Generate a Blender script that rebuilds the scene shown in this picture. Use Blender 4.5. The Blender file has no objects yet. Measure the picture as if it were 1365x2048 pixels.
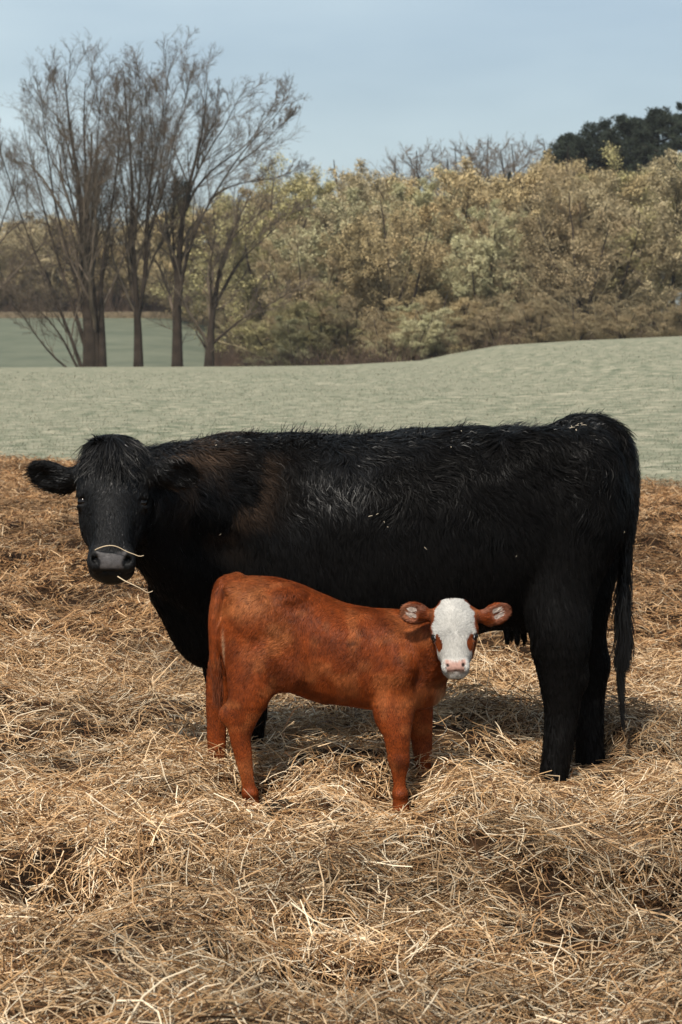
import bpy, math, os
import numpy as np
from mathutils import Vector, Matrix
SKIP = ''
sc = bpy.context.scene
COL = sc.collection
rad = math.radians
# ------------------------------------------------------------------ camera
CAM_H = 1.6
F_PX = 3982.0
PITCH = math.atan((1024 - 690) / F_PX)
cam_d = bpy.data.cameras.new('camera')
cam_d.sensor_fit = 'VERTICAL'; cam_d.sensor_height = 36; cam_d.sensor_width = 24
cam_d.lens = F_PX / 2048 * 36
cam_d.clip_start = 0.1; cam_d.clip_end = 6000
cam_d.dof.use_dof = True; cam_d.dof.focus_distance = 7.0; cam_d.dof.aperture_fstop = 9.0
cam = bpy.data.objects.new('camera', cam_d); COL.objects.link(cam)
cam.location = (0, 0, CAM_H); cam.rotation_euler = (math.pi / 2 - PITCH, 0, 0)
sc.camera = cam
# ------------------------------------------------------------------ light
SUN_EL, SUN_AZ = 55.0, -158.0        # azimuth measured from +Y (view direction) towards +X; the sun stands behind the camera's left shoulder
w = bpy.data.worlds.new('World'); sc.world = w; w.use_nodes = True
nt = w.node_tree; nt.nodes.clear()
def N(t, **k):
    n = nt.nodes.new(t)
    for a, b in k.items(): setattr(n, a, b)
    return n
out = N('ShaderNodeOutputWorld'); bg = N('ShaderNodeBackground'); sky = N('ShaderNodeTexSky')
sky.sky_type = 'NISHITA'; sky.sun_disc = False; sky.sun_elevation = rad(SUN_EL); sky.sun_rotation = rad(SUN_AZ)
sky.air_density = 1.0; sky.dust_density = 2.6; sky.ozone_density = 1.6
tc = N('ShaderNodeTexCoord'); mp = N('ShaderNodeMapping'); mp.inputs['Scale'].default_value = (1.2, 1.2, 4.5)
nz = N('ShaderNodeTexNoise'); nz.inputs['Scale'].default_value = 1.6; nz.inputs['Detail'].default_value = 5; nz.inputs['Roughness'].default_value = .5
cr = N('ShaderNodeValToRGB'); cr.color_ramp.elements[0].position = .36; cr.color_ramp.elements[1].position = .72
cr.color_ramp.elements[0].color = (.12, .12, .12, 1); cr.color_ramp.elements[1].color = (.80, .80, .80, 1)
mx = N('ShaderNodeMix', data_type='RGBA')
mx.inputs['B'].default_value = (6.1, 7.3, 7.7, 1)      # thin grey-white cloud, in the sky texture's own units
nt.links.new(tc.outputs['Generated'], mp.inputs['Vector']); nt.links.new(mp.outputs[0], nz.inputs['Vector'])
nt.links.new(nz.outputs[0], cr.inputs[0]); nt.links.new(cr.outputs[0], mx.inputs['Factor'])
nt.links.new(sky.outputs[0], mx.inputs['A']); nt.links.new(mx.outputs['Result'], bg.inputs['Color'])
bg.inputs['Strength'].default_value = 0.1
nt.links.new(bg.outputs[0], out.inputs[0])
sd = bpy.data.lights.new('sun', 'SUN'); sd.energy = 3.7; sd.angle = rad(4.0); sd.color = (1, .93, .82)
sun = bpy.data.objects.new('sun', sd); COL.objects.link(sun)
_a, _e = rad(SUN_AZ), rad(SUN_EL)
sdir = Vector((math.sin(_a) * math.cos(_e), math.cos(_a) * math.cos(_e), math.sin(_e)))
sun.rotation_euler = sdir.to_track_quat('Z', 'Y').to_euler()
sc.view_settings.view_transform = 'Standard'; sc.view_settings.look = 'None'
sc.view_settings.exposure = 0.28; sc.view_settings.gamma = 1.0
sc.cycles.max_bounces = 6; sc.cycles.diffuse_bounces = 3; sc.cycles.glossy_bounces = 2
sc.cycles.transmission_bounces = 2; sc.cycles.use_denoising = True

# ------------------------------------------------------------------ helpers
_F = np.array((0, math.cos(PITCH), -math.sin(PITCH))); _U = np.array((0, math.sin(PITCH), math.cos(PITCH)))
def P(px, py, Y):
    """a point Y metres ahead of the camera as seen at photo pixel (px, py)"""
    d = _F + np.array((1., 0, 0)) * ((px - 682.5) / F_PX) + _U * (-(py - 1024) / F_PX)
    return d * (Y / d[1]) + np.array((0, 0, CAM_H))
def unit(v):
    v = np.asarray(v, dtype=float)
    return v / np.maximum(np.linalg.norm(v, axis=-1, keepdims=True), 1e-9)
def sstep(a, b, x):
    t = np.clip((x - a) / (b - a), 0, 1); return t * t * (3 - 2 * t)
def _hash(ix, iy, iz, seed):
    h = (ix.astype(np.int64) * 374761393 + iy.astype(np.int64) * 668265263 + iz.astype(np.int64) * 2147483647 + seed * 1274126177) & 0xffffffff
    h = ((h ^ (h >> 13)) * 1274126177) & 0xffffffff
    h = ((h ^ (h >> 16)) * 2246822519) & 0xffffffff
    return ((h ^ (h >> 15)) & 0xffffff) / float(0xffffff)
def vnoise(p, scale=1.0, seed=0):
    """value noise in 0..1 for points (n,3) or (n,2)"""
    p = np.asarray(p, dtype=float) * scale
    if p.shape[-1] == 2: p = np.concatenate([p, np.zeros(p.shape[:-1] + (1,))], -1)
    i = np.floor(p); f = p - i; f = f * f * (3 - 2 * f); i = i.astype(np.int64)
    r = 0
    for dx in (0, 1):
        for dy in (0, 1):
            for dz in (0, 1):
                wgt = (f[..., 0] if dx else 1 - f[..., 0]) * (f[..., 1] if dy else 1 - f[..., 1]) * (f[..., 2] if dz else 1 - f[..., 2])
                r = r + wgt * _hash(i[..., 0] + dx, i[..., 1] + dy, i[..., 2] + dz, seed)
    return r
def fbm(p, scale=1.0, seed=0, oct=3):
    r = 0; a = .5; t = 0
    for o in range(oct):
        r = r + a * vnoise(p, scale * 2.03 ** o, seed + 17 * o); t += a; a *= .5
    return r / t
def mesh_from(name, V, faces4=None, faces3=None, smooth=True):
    me = bpy.data.meshes.new(name)
    V = np.ascontiguousarray(V, dtype=np.float32)
    me.vertices.add(len(V)); me.vertices.foreach_set('co', V.ravel())
    li = []; starts = []; n = 0
    if faces4 is not None and len(faces4):
        li.append(np.asarray(faces4, dtype=np.int32).ravel()); starts.append(np.arange(len(faces4)) * 4); n = len(faces4) * 4
    if faces3 is not None and len(faces3):
        li.append(np.asarray(faces3, dtype=np.int32).ravel()); starts.append(n + np.arange(len(faces3)) * 3)
    li = np.concatenate(li); st = np.concatenate(starts).astype(np.int32)
    me.loops.add(len(li)); me.loops.foreach_set('vertex_index', li)
    me.polygons.add(len(st)); me.polygons.foreach_set('loop_start', st)
    me.update(calc_edges=True)
    if smooth: me.polygons.foreach_set('use_smooth', np.ones(len(st), dtype=bool))
    return me
def link(name, me, mat=None, parent=None, **props):
    o = bpy.data.objects.new(name, me); COL.objects.link(o)
    if mat is not None and me is not None: me.materials.append(mat)
    if parent is not None: o.parent = parent
    for k, v in props.items(): o[k] = v
    return o
def set_col(me, rgba, name='col'):
    a = me.color_attributes.new(name, 'FLOAT_COLOR', 'POINT')
    rgba = np.asarray(rgba, dtype=np.float32)
    if rgba.shape[1] == 3: rgba = np.concatenate([rgba, np.ones((len(rgba), 1), dtype=np.float32)], 1)
    a.data.foreach_set('color', np.ascontiguousarray(rgba).ravel())
def set_normals(me, Nn):
    me.normals_split_custom_set_from_vertices(Nn.astype(np.float32))
def mat_new(name):
    m = bpy.data.materials.new(name); m.use_nodes = True
    return m, m.node_tree, m.node_tree.nodes['Principled BSDF']
def mat_attr(name, rough=.8, spec=.3, rough_from_alpha=False, sheen=0, noise=0, nscale=60, aniso=0, trans=0, bump=0, spec_from_alpha=False):
    """colour from the mesh's own colour attribute, optional small mottling"""
    m, t, b = mat_new(name)
    a = t.nodes.new('ShaderNodeAttribute'); a.attribute_name = 'col'
    src = a.outputs['Color']
    if noise or bump:
        co = t.nodes.new('ShaderNodeTexCoord'); nn = t.nodes.new('ShaderNodeTexNoise')
        nn.inputs['Scale'].default_value = nscale; nn.inputs['Detail'].default_value = 4
        t.links.new(co.outputs['Object'], nn.inputs['Vector'])
        if noise:
            mr = t.nodes.new('ShaderNodeMapRange'); mr.inputs['From Min'].default_value = .25; mr.inputs['From Max'].default_value = .75
            mr.inputs['To Min'].default_value = 1 - noise; mr.inputs['To Max'].default_value = 1 + noise
            t.links.new(nn.outputs[0], mr.inputs[0])
            mm = t.nodes.new('ShaderNodeVectorMath'); mm.operation = 'SCALE'
            t.links.new(src, mm.inputs[0]); t.links.new(mr.outputs[0], mm.inputs['Scale']); src = mm.outputs[0]
        if bump:
            bp = t.nodes.new('ShaderNodeBump'); bp.inputs['Strength'].default_value = .6; bp.inputs['Distance'].default_value = bump
            t.links.new(nn.outputs[0], bp.inputs['Height']); t.links.new(bp.outputs[0], b.inputs['Normal'])
    t.links.new(src, b.inputs['Base Color'])
    b.inputs['Roughness'].default_value = rough
    if rough_from_alpha: t.links.new(a.outputs['Alpha'], b.inputs['Roughness'])
    b.inputs['Specular IOR Level'].default_value = spec
    if spec_from_alpha: t.links.new(a.outputs['Alpha'], b.inputs['Specular IOR Level'])
    if sheen: b.inputs['Sheen Weight'].default_value = sheen
    if aniso: b.inputs['Anisotropic'].default_value = aniso
    return m
def mat_flat(name, rgb, rough=.6, spec=.5, coat=0):
    m, t, b = mat_new(name); b.inputs['Base Color'].default_value = (*rgb, 1); b.inputs['Roughness'].default_value = rough
    nn = t.nodes.new('ShaderNodeTexNoise'); nn.inputs['Scale'].default_value = 40
    mr = t.nodes.new('ShaderNodeMapRange'); mr.inputs['To Min'].default_value = max(rough - .1, 0); mr.inputs['To Max'].default_value = rough + .1
    t.links.new(nn.outputs[0], mr.inputs[0]); t.links.new(mr.outputs[0], b.inputs['Roughness'])
    b.inputs['Specular IOR Level'].default_value = spec; b.inputs['Coat Weight'].default_value = coat
    return m

# ------------------------------------------------------------------ signed-distance sculpting
class Sculpt:
    def __init__(s, lo, hi, h):
        s.lo = np.array(lo, float); s.h = h
        s.n = np.ceil((np.array(hi) - s.lo) / h).astype(int) + 1
        s.v = np.full(s.n, 1.0, dtype=np.float32)
        s.ax = [s.lo[i] + h * np.arange(s.n[i]) for i in range(3)]
    def _sub(s, lo, hi, k):
        sl = []
        for i in range(3):
            a = int(np.clip(np.floor((lo[i] - k - s.lo[i]) / s.h) - 1, 0, s.n[i] - 1))
            b = int(np.clip(np.ceil((hi[i] + k - s.lo[i]) / s.h) + 2, 1, s.n[i]))
            sl.append(slice(a, max(b, a + 1)))
        g = np.stack(np.meshgrid(*[s.ax[i][sl[i]] for i in range(3)], indexing='ij'), -1)
        return tuple(sl), g
    def _mix(s, sl, d, k, cut=False):
        v = s.v[sl]
        if cut:
            d = -d; hh = np.maximum(k - np.abs(v - d), 0) / k
            s.v[sl] = np.maximum(v, d) + hh * hh * k * .25
        else:
            hh = np.maximum(k - np.abs(v - d), 0) / k
            s.v[sl] = np.minimum(v, d) - hh * hh * k * .25
    def cone(s, a, b, ra, rb, k=.03, sq=None, cut=False):
        """tapered capsule; sq = (direction, factor) flattens it across that direction"""
        a = np.asarray(a, float); b = np.asarray(b, float); r = max(ra, rb)
        sl, g = s._sub(np.minimum(a, b) - r, np.maximum(a, b) + r, k)
        ab = b - a; t = np.clip(((g - a) @ ab) / (ab @ ab), 0, 1)
        o = g - a - t[..., None] * ab
        if sq is not None:
            u = unit(sq[0]); c = o @ u; o = o + c[..., None] * u * (1 / sq[1] - 1)
        d = np.linalg.norm(o, axis=-1) - (ra + (rb - ra) * t)
        s._mix(sl, d.astype(np.float32), k, cut)
    def chain(s, pts, rs, k=.03, sq=None):
        """smooth limb through joints: spline the joints, union the pieces, blend once into the body"""
        pts = np.array(pts, float); rs = np.array(rs, float); n = len(pts)
        Q = np.concatenate([pts, rs[:, None]], 1); Q = np.concatenate([[2 * Q[0] - Q[1]], Q, [2 * Q[-1] - Q[-2]]])
        out = []
        for i in range(n - 1):
            p0, p1, p2, p3 = Q[i:i + 4]
            for t in np.arange(0, 1, .2):
                cr = .5 * (2 * p1 + (p2 - p0) * t + (2 * p0 - 5 * p1 + 4 * p2 - p3) * t * t + (3 * p1 - p0 - 3 * p2 + p3) * t ** 3)
                out.append(cr)
        out.append(Q[-2]); out = np.array(out); r = out[:, 3].max()
        sl, g = s._sub(out[:, :3].min(0) - r, out[:, :3].max(0) + r, k)
        g = g.astype(np.float32); D = np.full(g.shape[:-1], 1.0, np.float32)
        for i in range(len(out) - 1):
            a, b = out[i, :3].astype(np.float32), out[i + 1, :3].astype(np.float32); ab = b - a
            o = g - a; t = np.clip((o @ ab) / max(float(ab @ ab), 1e-9), 0, 1); o = o - t[..., None] * ab
            if sq is not None:
                u = unit(sq[0]).astype(np.float32); c = o @ u; o = o + c[..., None] * u * np.float32(1 / sq[1] - 1)
            D = np.minimum(D, np.sqrt((o * o).sum(-1)) - (out[i, 3] + (out[i + 1, 3] - out[i, 3]) * t))
        s._mix(sl, D, k)
    def ell(s, c, r, R=None, k=.03, cut=False):
        """ellipsoid; R rows = its axes"""
        c = np.asarray(c, float); r = np.asarray(r, float); m = r.max()
        sl, g = s._sub(c - m, c + m, k)
        q = g - c
        if R is not None: q = q @ np.asarray(R).T
        k0 = np.linalg.norm(q / r, axis=-1); k1 = np.linalg.norm(q / (r * r), axis=-1)
        s._mix(sl, (k0 * (k0 - 1) / np.maximum(k1, 1e-6)).astype(np.float32), k, cut)
    def loft(s, o, R, st, k=.03, n=2.3):
        """o origin, R rows (along, side, up); st rows: u, centre_side, centre_up, half_side, half_up"""
        st = np.array(st, float); o = np.asarray(o, float); R = np.asarray(R)
        uu = np.linspace(st[0, 0], st[-1, 0], 240)
        tab = [np.interp(uu, st[:, 0], st[:, i]) for i in range(1, 5)]
        kr = np.exp(-np.linspace(-2, 2, 25) ** 2); kr /= kr.sum()
        tab = [np.convolve(np.pad(t, 12, 'edge'), kr, 'valid') for t in tab]
        m = max(st[:, 3].max(), st[:, 4].max()) + np.abs(st[:, 1:3]).max()
        e = np.array([o + R[0] * st[0, 0], o + R[0] * st[-1, 0]])
        sl, g = s._sub(e.min(0) - m, e.max(0) + m, k)
        q = (g - o) @ R.T; u = q[..., 0]
        cs, cu, hs, hu = [np.interp(u, uu, t) for t in tab]
        a = np.abs(q[..., 1] - cs) / hs; b = np.abs(q[..., 2] - cu) / hu
        rr = (a ** n + b ** n) ** (1 / n)
        d = (rr - 1) * np.minimum(hs, hu)
        d = np.maximum(d, np.maximum(st[0, 0] - u, u - st[-1, 0]))
        s._mix(sl, d.astype(np.float32), k)
    def mesh(s):
        v = s.v; S = v < 0
        any_ = np.zeros(tuple(s.n - 1), bool); all_ = np.ones(tuple(s.n - 1), bool)
        for c in np.ndindex(2, 2, 2):
            q = S[c[0]:c[0] + s.n[0] - 1, c[1]:c[1] + s.n[1] - 1, c[2]:c[2] + s.n[2] - 1]; any_ |= q; all_ &= q
        act = np.argwhere(any_ & ~all_)
        idx = np.full(tuple(s.n), -1, np.int32); idx[act[:, 0], act[:, 1], act[:, 2]] = np.arange(len(act))
        pos = np.zeros((len(act), 3)); cnt = np.zeros(len(act))
        for ax in range(3):
            o1, o2 = [i for i in range(3) if i != ax]
            for e in np.ndindex(2, 2):
                off = np.zeros(3, int); off[o1] = e[0]; off[o2] = e[1]; of2 = off.copy(); of2[ax] = 1
                A = act + off; B = act + of2
                va = v[A[:, 0], A[:, 1], A[:, 2]]; vb = v[B[:, 0], B[:, 1], B[:, 2]]
                m = (va < 0) != (vb < 0); t = va[m] / (va[m] - vb[m])
                q = A[m].astype(float); q[:, ax] += t; pos[m] += q; cnt[m] += 1
        pos = s.lo + s.h * pos / cnt[:, None]
        F = []
        for ax in range(3):
            o1, o2 = (ax + 1) % 3, (ax + 2) % 3
            a = [slice(None)] * 3; b = [slice(None)] * 3; a[ax] = slice(0, -1); b[ax] = slice(1, None)
            sa, sb = S[tuple(a)], S[tuple(b)]
            for flip in (False, True):
                c = np.argwhere((sa & ~sb) if not flip else (~sa & sb))
                c = c[(c[:, o1] > 0) & (c[:, o2] > 0)]
                def g(d1, d2):
                    q = c.copy(); q[:, o1] -= d1; q[:, o2] -= d2; return idx[q[:, 0], q[:, 1], q[:, 2]]
                f = np.stack([g(0, 0), g(1, 0), g(1, 1), g(0, 1)], 1)
                F.append(f[:, ::-1] if flip else f)
        F = np.concatenate(F); F = F[(F >= 0).all(1)]
        # relax a little
        for _ in range(3):
            acc = np.zeros_like(pos); n = np.zeros(len(pos))
            for i in range(4):
                a, b = F[:, i], F[:, (i + 1) % 4]
                for k in range(3):
                    acc[:, k] += np.bincount(a, pos[b, k], len(pos)); acc[:, k] += np.bincount(b, pos[a, k], len(pos))
                n += np.bincount(a, minlength=len(pos)) + np.bincount(b, minlength=len(pos))
            pos = pos * .5 + .5 * acc / np.maximum(n, 1)[:, None]
        return pos, F
def vnormals(V, F):
    fn = np.cross(V[F[:, 2]] - V[F[:, 0]], V[F[:, 3]] - V[F[:, 1]])
    o = np.zeros_like(V)
    for i in range(4):
        for k in range(3): o[:, k] += np.bincount(F[:, i], fn[:, k], len(V))
    return unit(o)
def scatter(V, F, Nv, n, rng, dens=None):
    T = np.concatenate([F[:, [0, 1, 2]], F[:, [0, 2, 3]]])
    A = np.linalg.norm(np.cross(V[T[:, 1]] - V[T[:, 0]], V[T[:, 2]] - V[T[:, 0]]), axis=1)
    if dens is not None: A = A * dens(V[T].mean(1), Nv[T[:, 0]])
    c = np.cumsum(A); t = np.searchsorted(c, rng.random(n) * c[-1]).clip(0, len(T) - 1)
    a, b = rng.random(n), rng.random(n); m = a + b > 1; a[m] = 1 - a[m]; b[m] = 1 - b[m]; cc = 1 - a - b
    w = np.stack([cc, a, b], 1)[..., None]
    return (V[T[t]] * w).sum(1), unit((Nv[T[t]] * w).sum(1))
def hair_mesh(name, R, Nn, D, L, W, col, mat, parent, rng, segs=3, lift=.35, wave=0., wfreq=1.2, phase=None, droop=0., tipcol=1.0, jit=.3, tip=.25, curlN=0., njit=.45, free=False):
    """ribbon locks: R roots, Nn skin normals, D comb directions"""
    n = len(R)
    D = D + rng.normal(0, jit, (n, 3)) * .5 * np.linalg.norm(D, axis=1, keepdims=True)
    D = unit(D) if free else unit(D - (D * Nn).sum(1, keepdims=True) * Nn)
    side = unit(np.cross(Nn, D)); ph = rng.random(n) * 6.28 if phase is None else phase + rng.normal(0, .35, n)
    lift = lift * np.ones(n); wave = wave * np.ones(n)
    pts = []
    for j in range(segs + 1):
        t = j / segs
        p = R - Nn * (.04 * L)[:, None] + D * (L * t)[:, None] + Nn * (L * lift * (t - .5 * t * t))[:, None]
        p = p + side * (wave * L * t * np.sin(ph + 6.28 * wfreq * t))[:, None] + Nn * (curlN * L * t * np.cos(ph + 6.28 * wfreq * t))[:, None]
        p[:, 2] -= droop * L * t * t
        pts.append(p)
    pts = np.stack(pts, 1)
    tan = np.gradient(pts, axis=1); tan = unit(tan)
    wv = unit(np.cross(tan, Nn[:, None, :] + rng.normal(0, njit * .8, (n, 1, 3))))
    tt = np.linspace(0, 1, segs + 1); prof = (1 - tt ** 2) * (1 - tip) + tip; prof[-1] = tip * .5
    hw = .5 * W[:, None, None] * prof[None, :, None]
    V = np.stack([pts - wv * hw, pts + wv * hw], 2)           # n, s+1, 2, 3
    nv = (segs + 1) * 2
    base = (np.arange(n) * nv)[:, None]
    q = np.array([[2 * j, 2 * j + 1, 2 * j + 3, 2 * j + 2] for j in range(segs)])
    F = (base[:, :, None] + q[None]).reshape(-1, 4)
    me = mesh_from(name, V.reshape(-1, 3), F)
    nn = Nn[:, None, :] - (Nn[:, None, :] * tan).sum(-1, keepdims=True) * tan
    nn = unit(unit(nn) * 1.0 + wv * rng.normal(0, njit, (n, 1, 1)))
    nn = np.repeat(nn[:, :, None, :], 2, 2).reshape(-1, 3)
    set_normals(me, nn)
    c = col[:, None, :3] * (1 + (tipcol - 1) * tt)[None, :, None]
    al = (col[:, 3:4] if col.shape[1] == 4 else np.ones((n, 1)))[:, None, :] + 0 * c[:, :, :1]
    c = np.concatenate([c, al], -1)
    set_col(me, np.repeat(c[:, :, None, :], 2, 2).reshape(-1, 4))
    return link(name, me, mat, parent)
def tube_mesh(paths, radii, sides=4, cap=False):
    """paths: list of (k,3) arrays; radii: list of (k,) arrays -> V, F4"""
    Vs, Fs, n0 = [], [], 0
    ang = np.arange(sides) * 2 * math.pi / sides
    for p, r in zip(paths, radii):
        t = unit(np.gradient(p, axis=0)); ref = np.array((.31, .2, .93)) if abs(t[0] @ np.array((.31, .2, .93))) < .9 else np.array((1., 0, 0))
        u = unit(np.cross(t, ref)); v = np.cross(t, u)
        ring = p[:, None, :] + r[:, None, None] * (u[:, None, :] * np.cos(ang)[None, :, None] + v[:, None, :] * np.sin(ang)[None, :, None])
        k = len(p); Vs.append(ring.reshape(-1, 3))
        i = np.arange(k - 1)[:, None] * sides; j = np.arange(sides)[None, :]; j2 = (j + 1) % sides
        f = np.stack([i + j, i + j2, i + sides + j2, i + sides + j], -1).reshape(-1, 4) + n0
        Fs.append(f); n0 += k * sides
    return np.concatenate(Vs), np.concatenate(Fs)
def uv_ball(c, r, axes=None, nu=24, nv=16):
    th = np.linspace(0, math.pi, nv + 1)[1:-1]; ph = np.arange(nu) * 2 * math.pi / nu
    q = np.stack([np.sin(th)[:, None] * np.cos(ph), np.sin(th)[:, None] * np.sin(ph), np.cos(th)[:, None] * np.ones(nu)], -1).reshape(-1, 3)
    q = np.concatenate([q, [[0, 0, 1], [0, 0, -1]]])
    V = q * np.asarray(r)
    if axes is not None: V = V @ np.asarray(axes)
    V = V + np.asarray(c)
    F4 = []; F3 = []
    for i in range(nv - 2):
        for j in range(nu): F4.append((i * nu + j, (i + 1) * nu + j, (i + 1) * nu + (j + 1) % nu, i * nu + (j + 1) % nu))
    T, B = len(q) - 2, len(q) - 1
    for j in range(nu):
        F3.append((T, j, (j + 1) % nu)); F3.append((B, (nv - 2) * nu + (j + 1) % nu, (nv - 2) * nu + j))
    return V, F4, F3
# ================================================================== LAND
_cx = np.array([-120, -25, -5, 0, 5, 7, 10, 15, 21.5, 45, 160.]); _cz = np.array([.2, .2, .25, .32, .62, 1.05, 1.6, 1.92, 2.16, 2.9, 4.])
FEET = [((502, 6.86), -.045, .16), ((802, 6.86), -.045, .16), ((500, 6.60), -.025, .17), ((800, 6.60), -.025, .17), ((500, 6.36), -.005, .17), ((800, 6.36), -.01, .15), ((1106, 7.08), -.02, .18), ((437, 7.10), .075, .10), ((848, 7.09), .045, .09), ((1106, 7.33), -.035, .17), ((1180, 7.62), -.065, .14), ((494, 7.36), .05, .15), ((448, 7.78), .05, .15)]
BUMPS = [((230, 5.85), .13, .38, .22), ((690, 5.02), .08, .12, .10), ((1120, 5.75), .10, .32, .20), ((150, 6.6), .05, .4, .2), ((1010, 6.35), .05, .45, .16), ((560, 5.35), .05, .3, .14), ((900, 5.2), .04, .25, .15),
         ((560, 6.56), .03, .10, .06), ((745, 6.36), .07, .20, .08), ((745, 6.08), -.05, .20, .10), ((560, 6.30), -.06, .14, .10), ((1330, 5.70), .07, .15, .09), ((1330, 5.35), -.05, .15, .1), ((690, 4.72), -.05, .16, .08), ((690, 4.95), .05, .16, .06), ((250, 5.05), .04, .1, .05), ((400, 5.12), .04, .1, .05), ((1180, 5.12), .05, .16, .06)]
def terrain(x, y):
    zc = np.interp(x, _cx, _cz)
    zn = zc * sstep(22, 122, y)
    left = 1 - sstep(-16, 2, x + (y - 125) * .06)
    back = -1.6 * sstep(127, 150, y) + 6.5 * sstep(150, 262, y) * left + 3.0 * sstep(150, 262, y) * (1 - left) + 10 * sstep(262, 900, y)
    return zn + back + .10 * (vnoise(np.stack([x, y], -1), .07, 4) - .5) * sstep(10, 40, y)
def hay_h(x, y):
    """height of the bedding: trampled heaps and hollows"""
    p = np.stack([x, y], -1)
    n = fbm(p, 1.25, 40, 3); r = 1 - np.abs(2 * vnoise(p, 2.3, 77) - 1)
    h = .38 * (n - .45) + .09 * (r - .5) + .05 * (vnoise(p, 5, 5) - .5) + .03 * (vnoise(p, 11, 6) - .5)
    h = h * (1 + .15 * sstep(9, 13, y) - .80 * sstep(14, 21, y))
    for (px, yy), a, sx, sy in BUMPS:
        x0 = (px - 682.5) / F_PX * yy * 1.0
        h = h + a * np.exp(-((x - x0) / sx) ** 2 - ((y - yy) / sy) ** 2)
    h = np.maximum(h, -.07 + .25 * h)
    w_ = np.zeros_like(h); t_ = np.zeros_like(h)
    for (px, yy), tz, r_ in FEET:
        x0 = (px - 682.5) / F_PX * yy
        g = np.exp(-(((x - x0) ** 2 + (y - yy) ** 2) / r_ ** 2) ** 1.3); w_ = w_ + g; t_ = t_ + g * tz
    k = np.minimum(w_, 1.0); h = h * (1 - k) + t_ / np.maximum(w_, 1e-6) * k
    # under the animals it is trodden flat
    return h * (1 - sstep(24, 30, y))
def trod(x, y):
    m = np.zeros_like(x)
    for px, yy in ((502, 6.80), (802, 6.80), (1106, 7.26), (1180, 7.5), (500, 6.62), (800, 6.62)):
        m = np.maximum(m, np.exp(-(((x - (px - 682.5) / F_PX * yy) / .15) ** 2 + ((y - yy) / .2) ** 2)))
    return m
def hay_edge(x, y):
    """1 on the bedding, 0 on the grass"""
    e = 24.4 - .78 * np.clip(x, -12, 8) + 2.4 * (vnoise(np.stack([x, y], -1), .5, 12) - .5) + 1.5 * (vnoise(np.stack([x, y], -1), 1.7, 13) - .5)
    return 1 - sstep(-1.2, 1.2, y - e)
def ground_z(x, y): return terrain(x, y) + hay_h(x, y)

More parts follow.
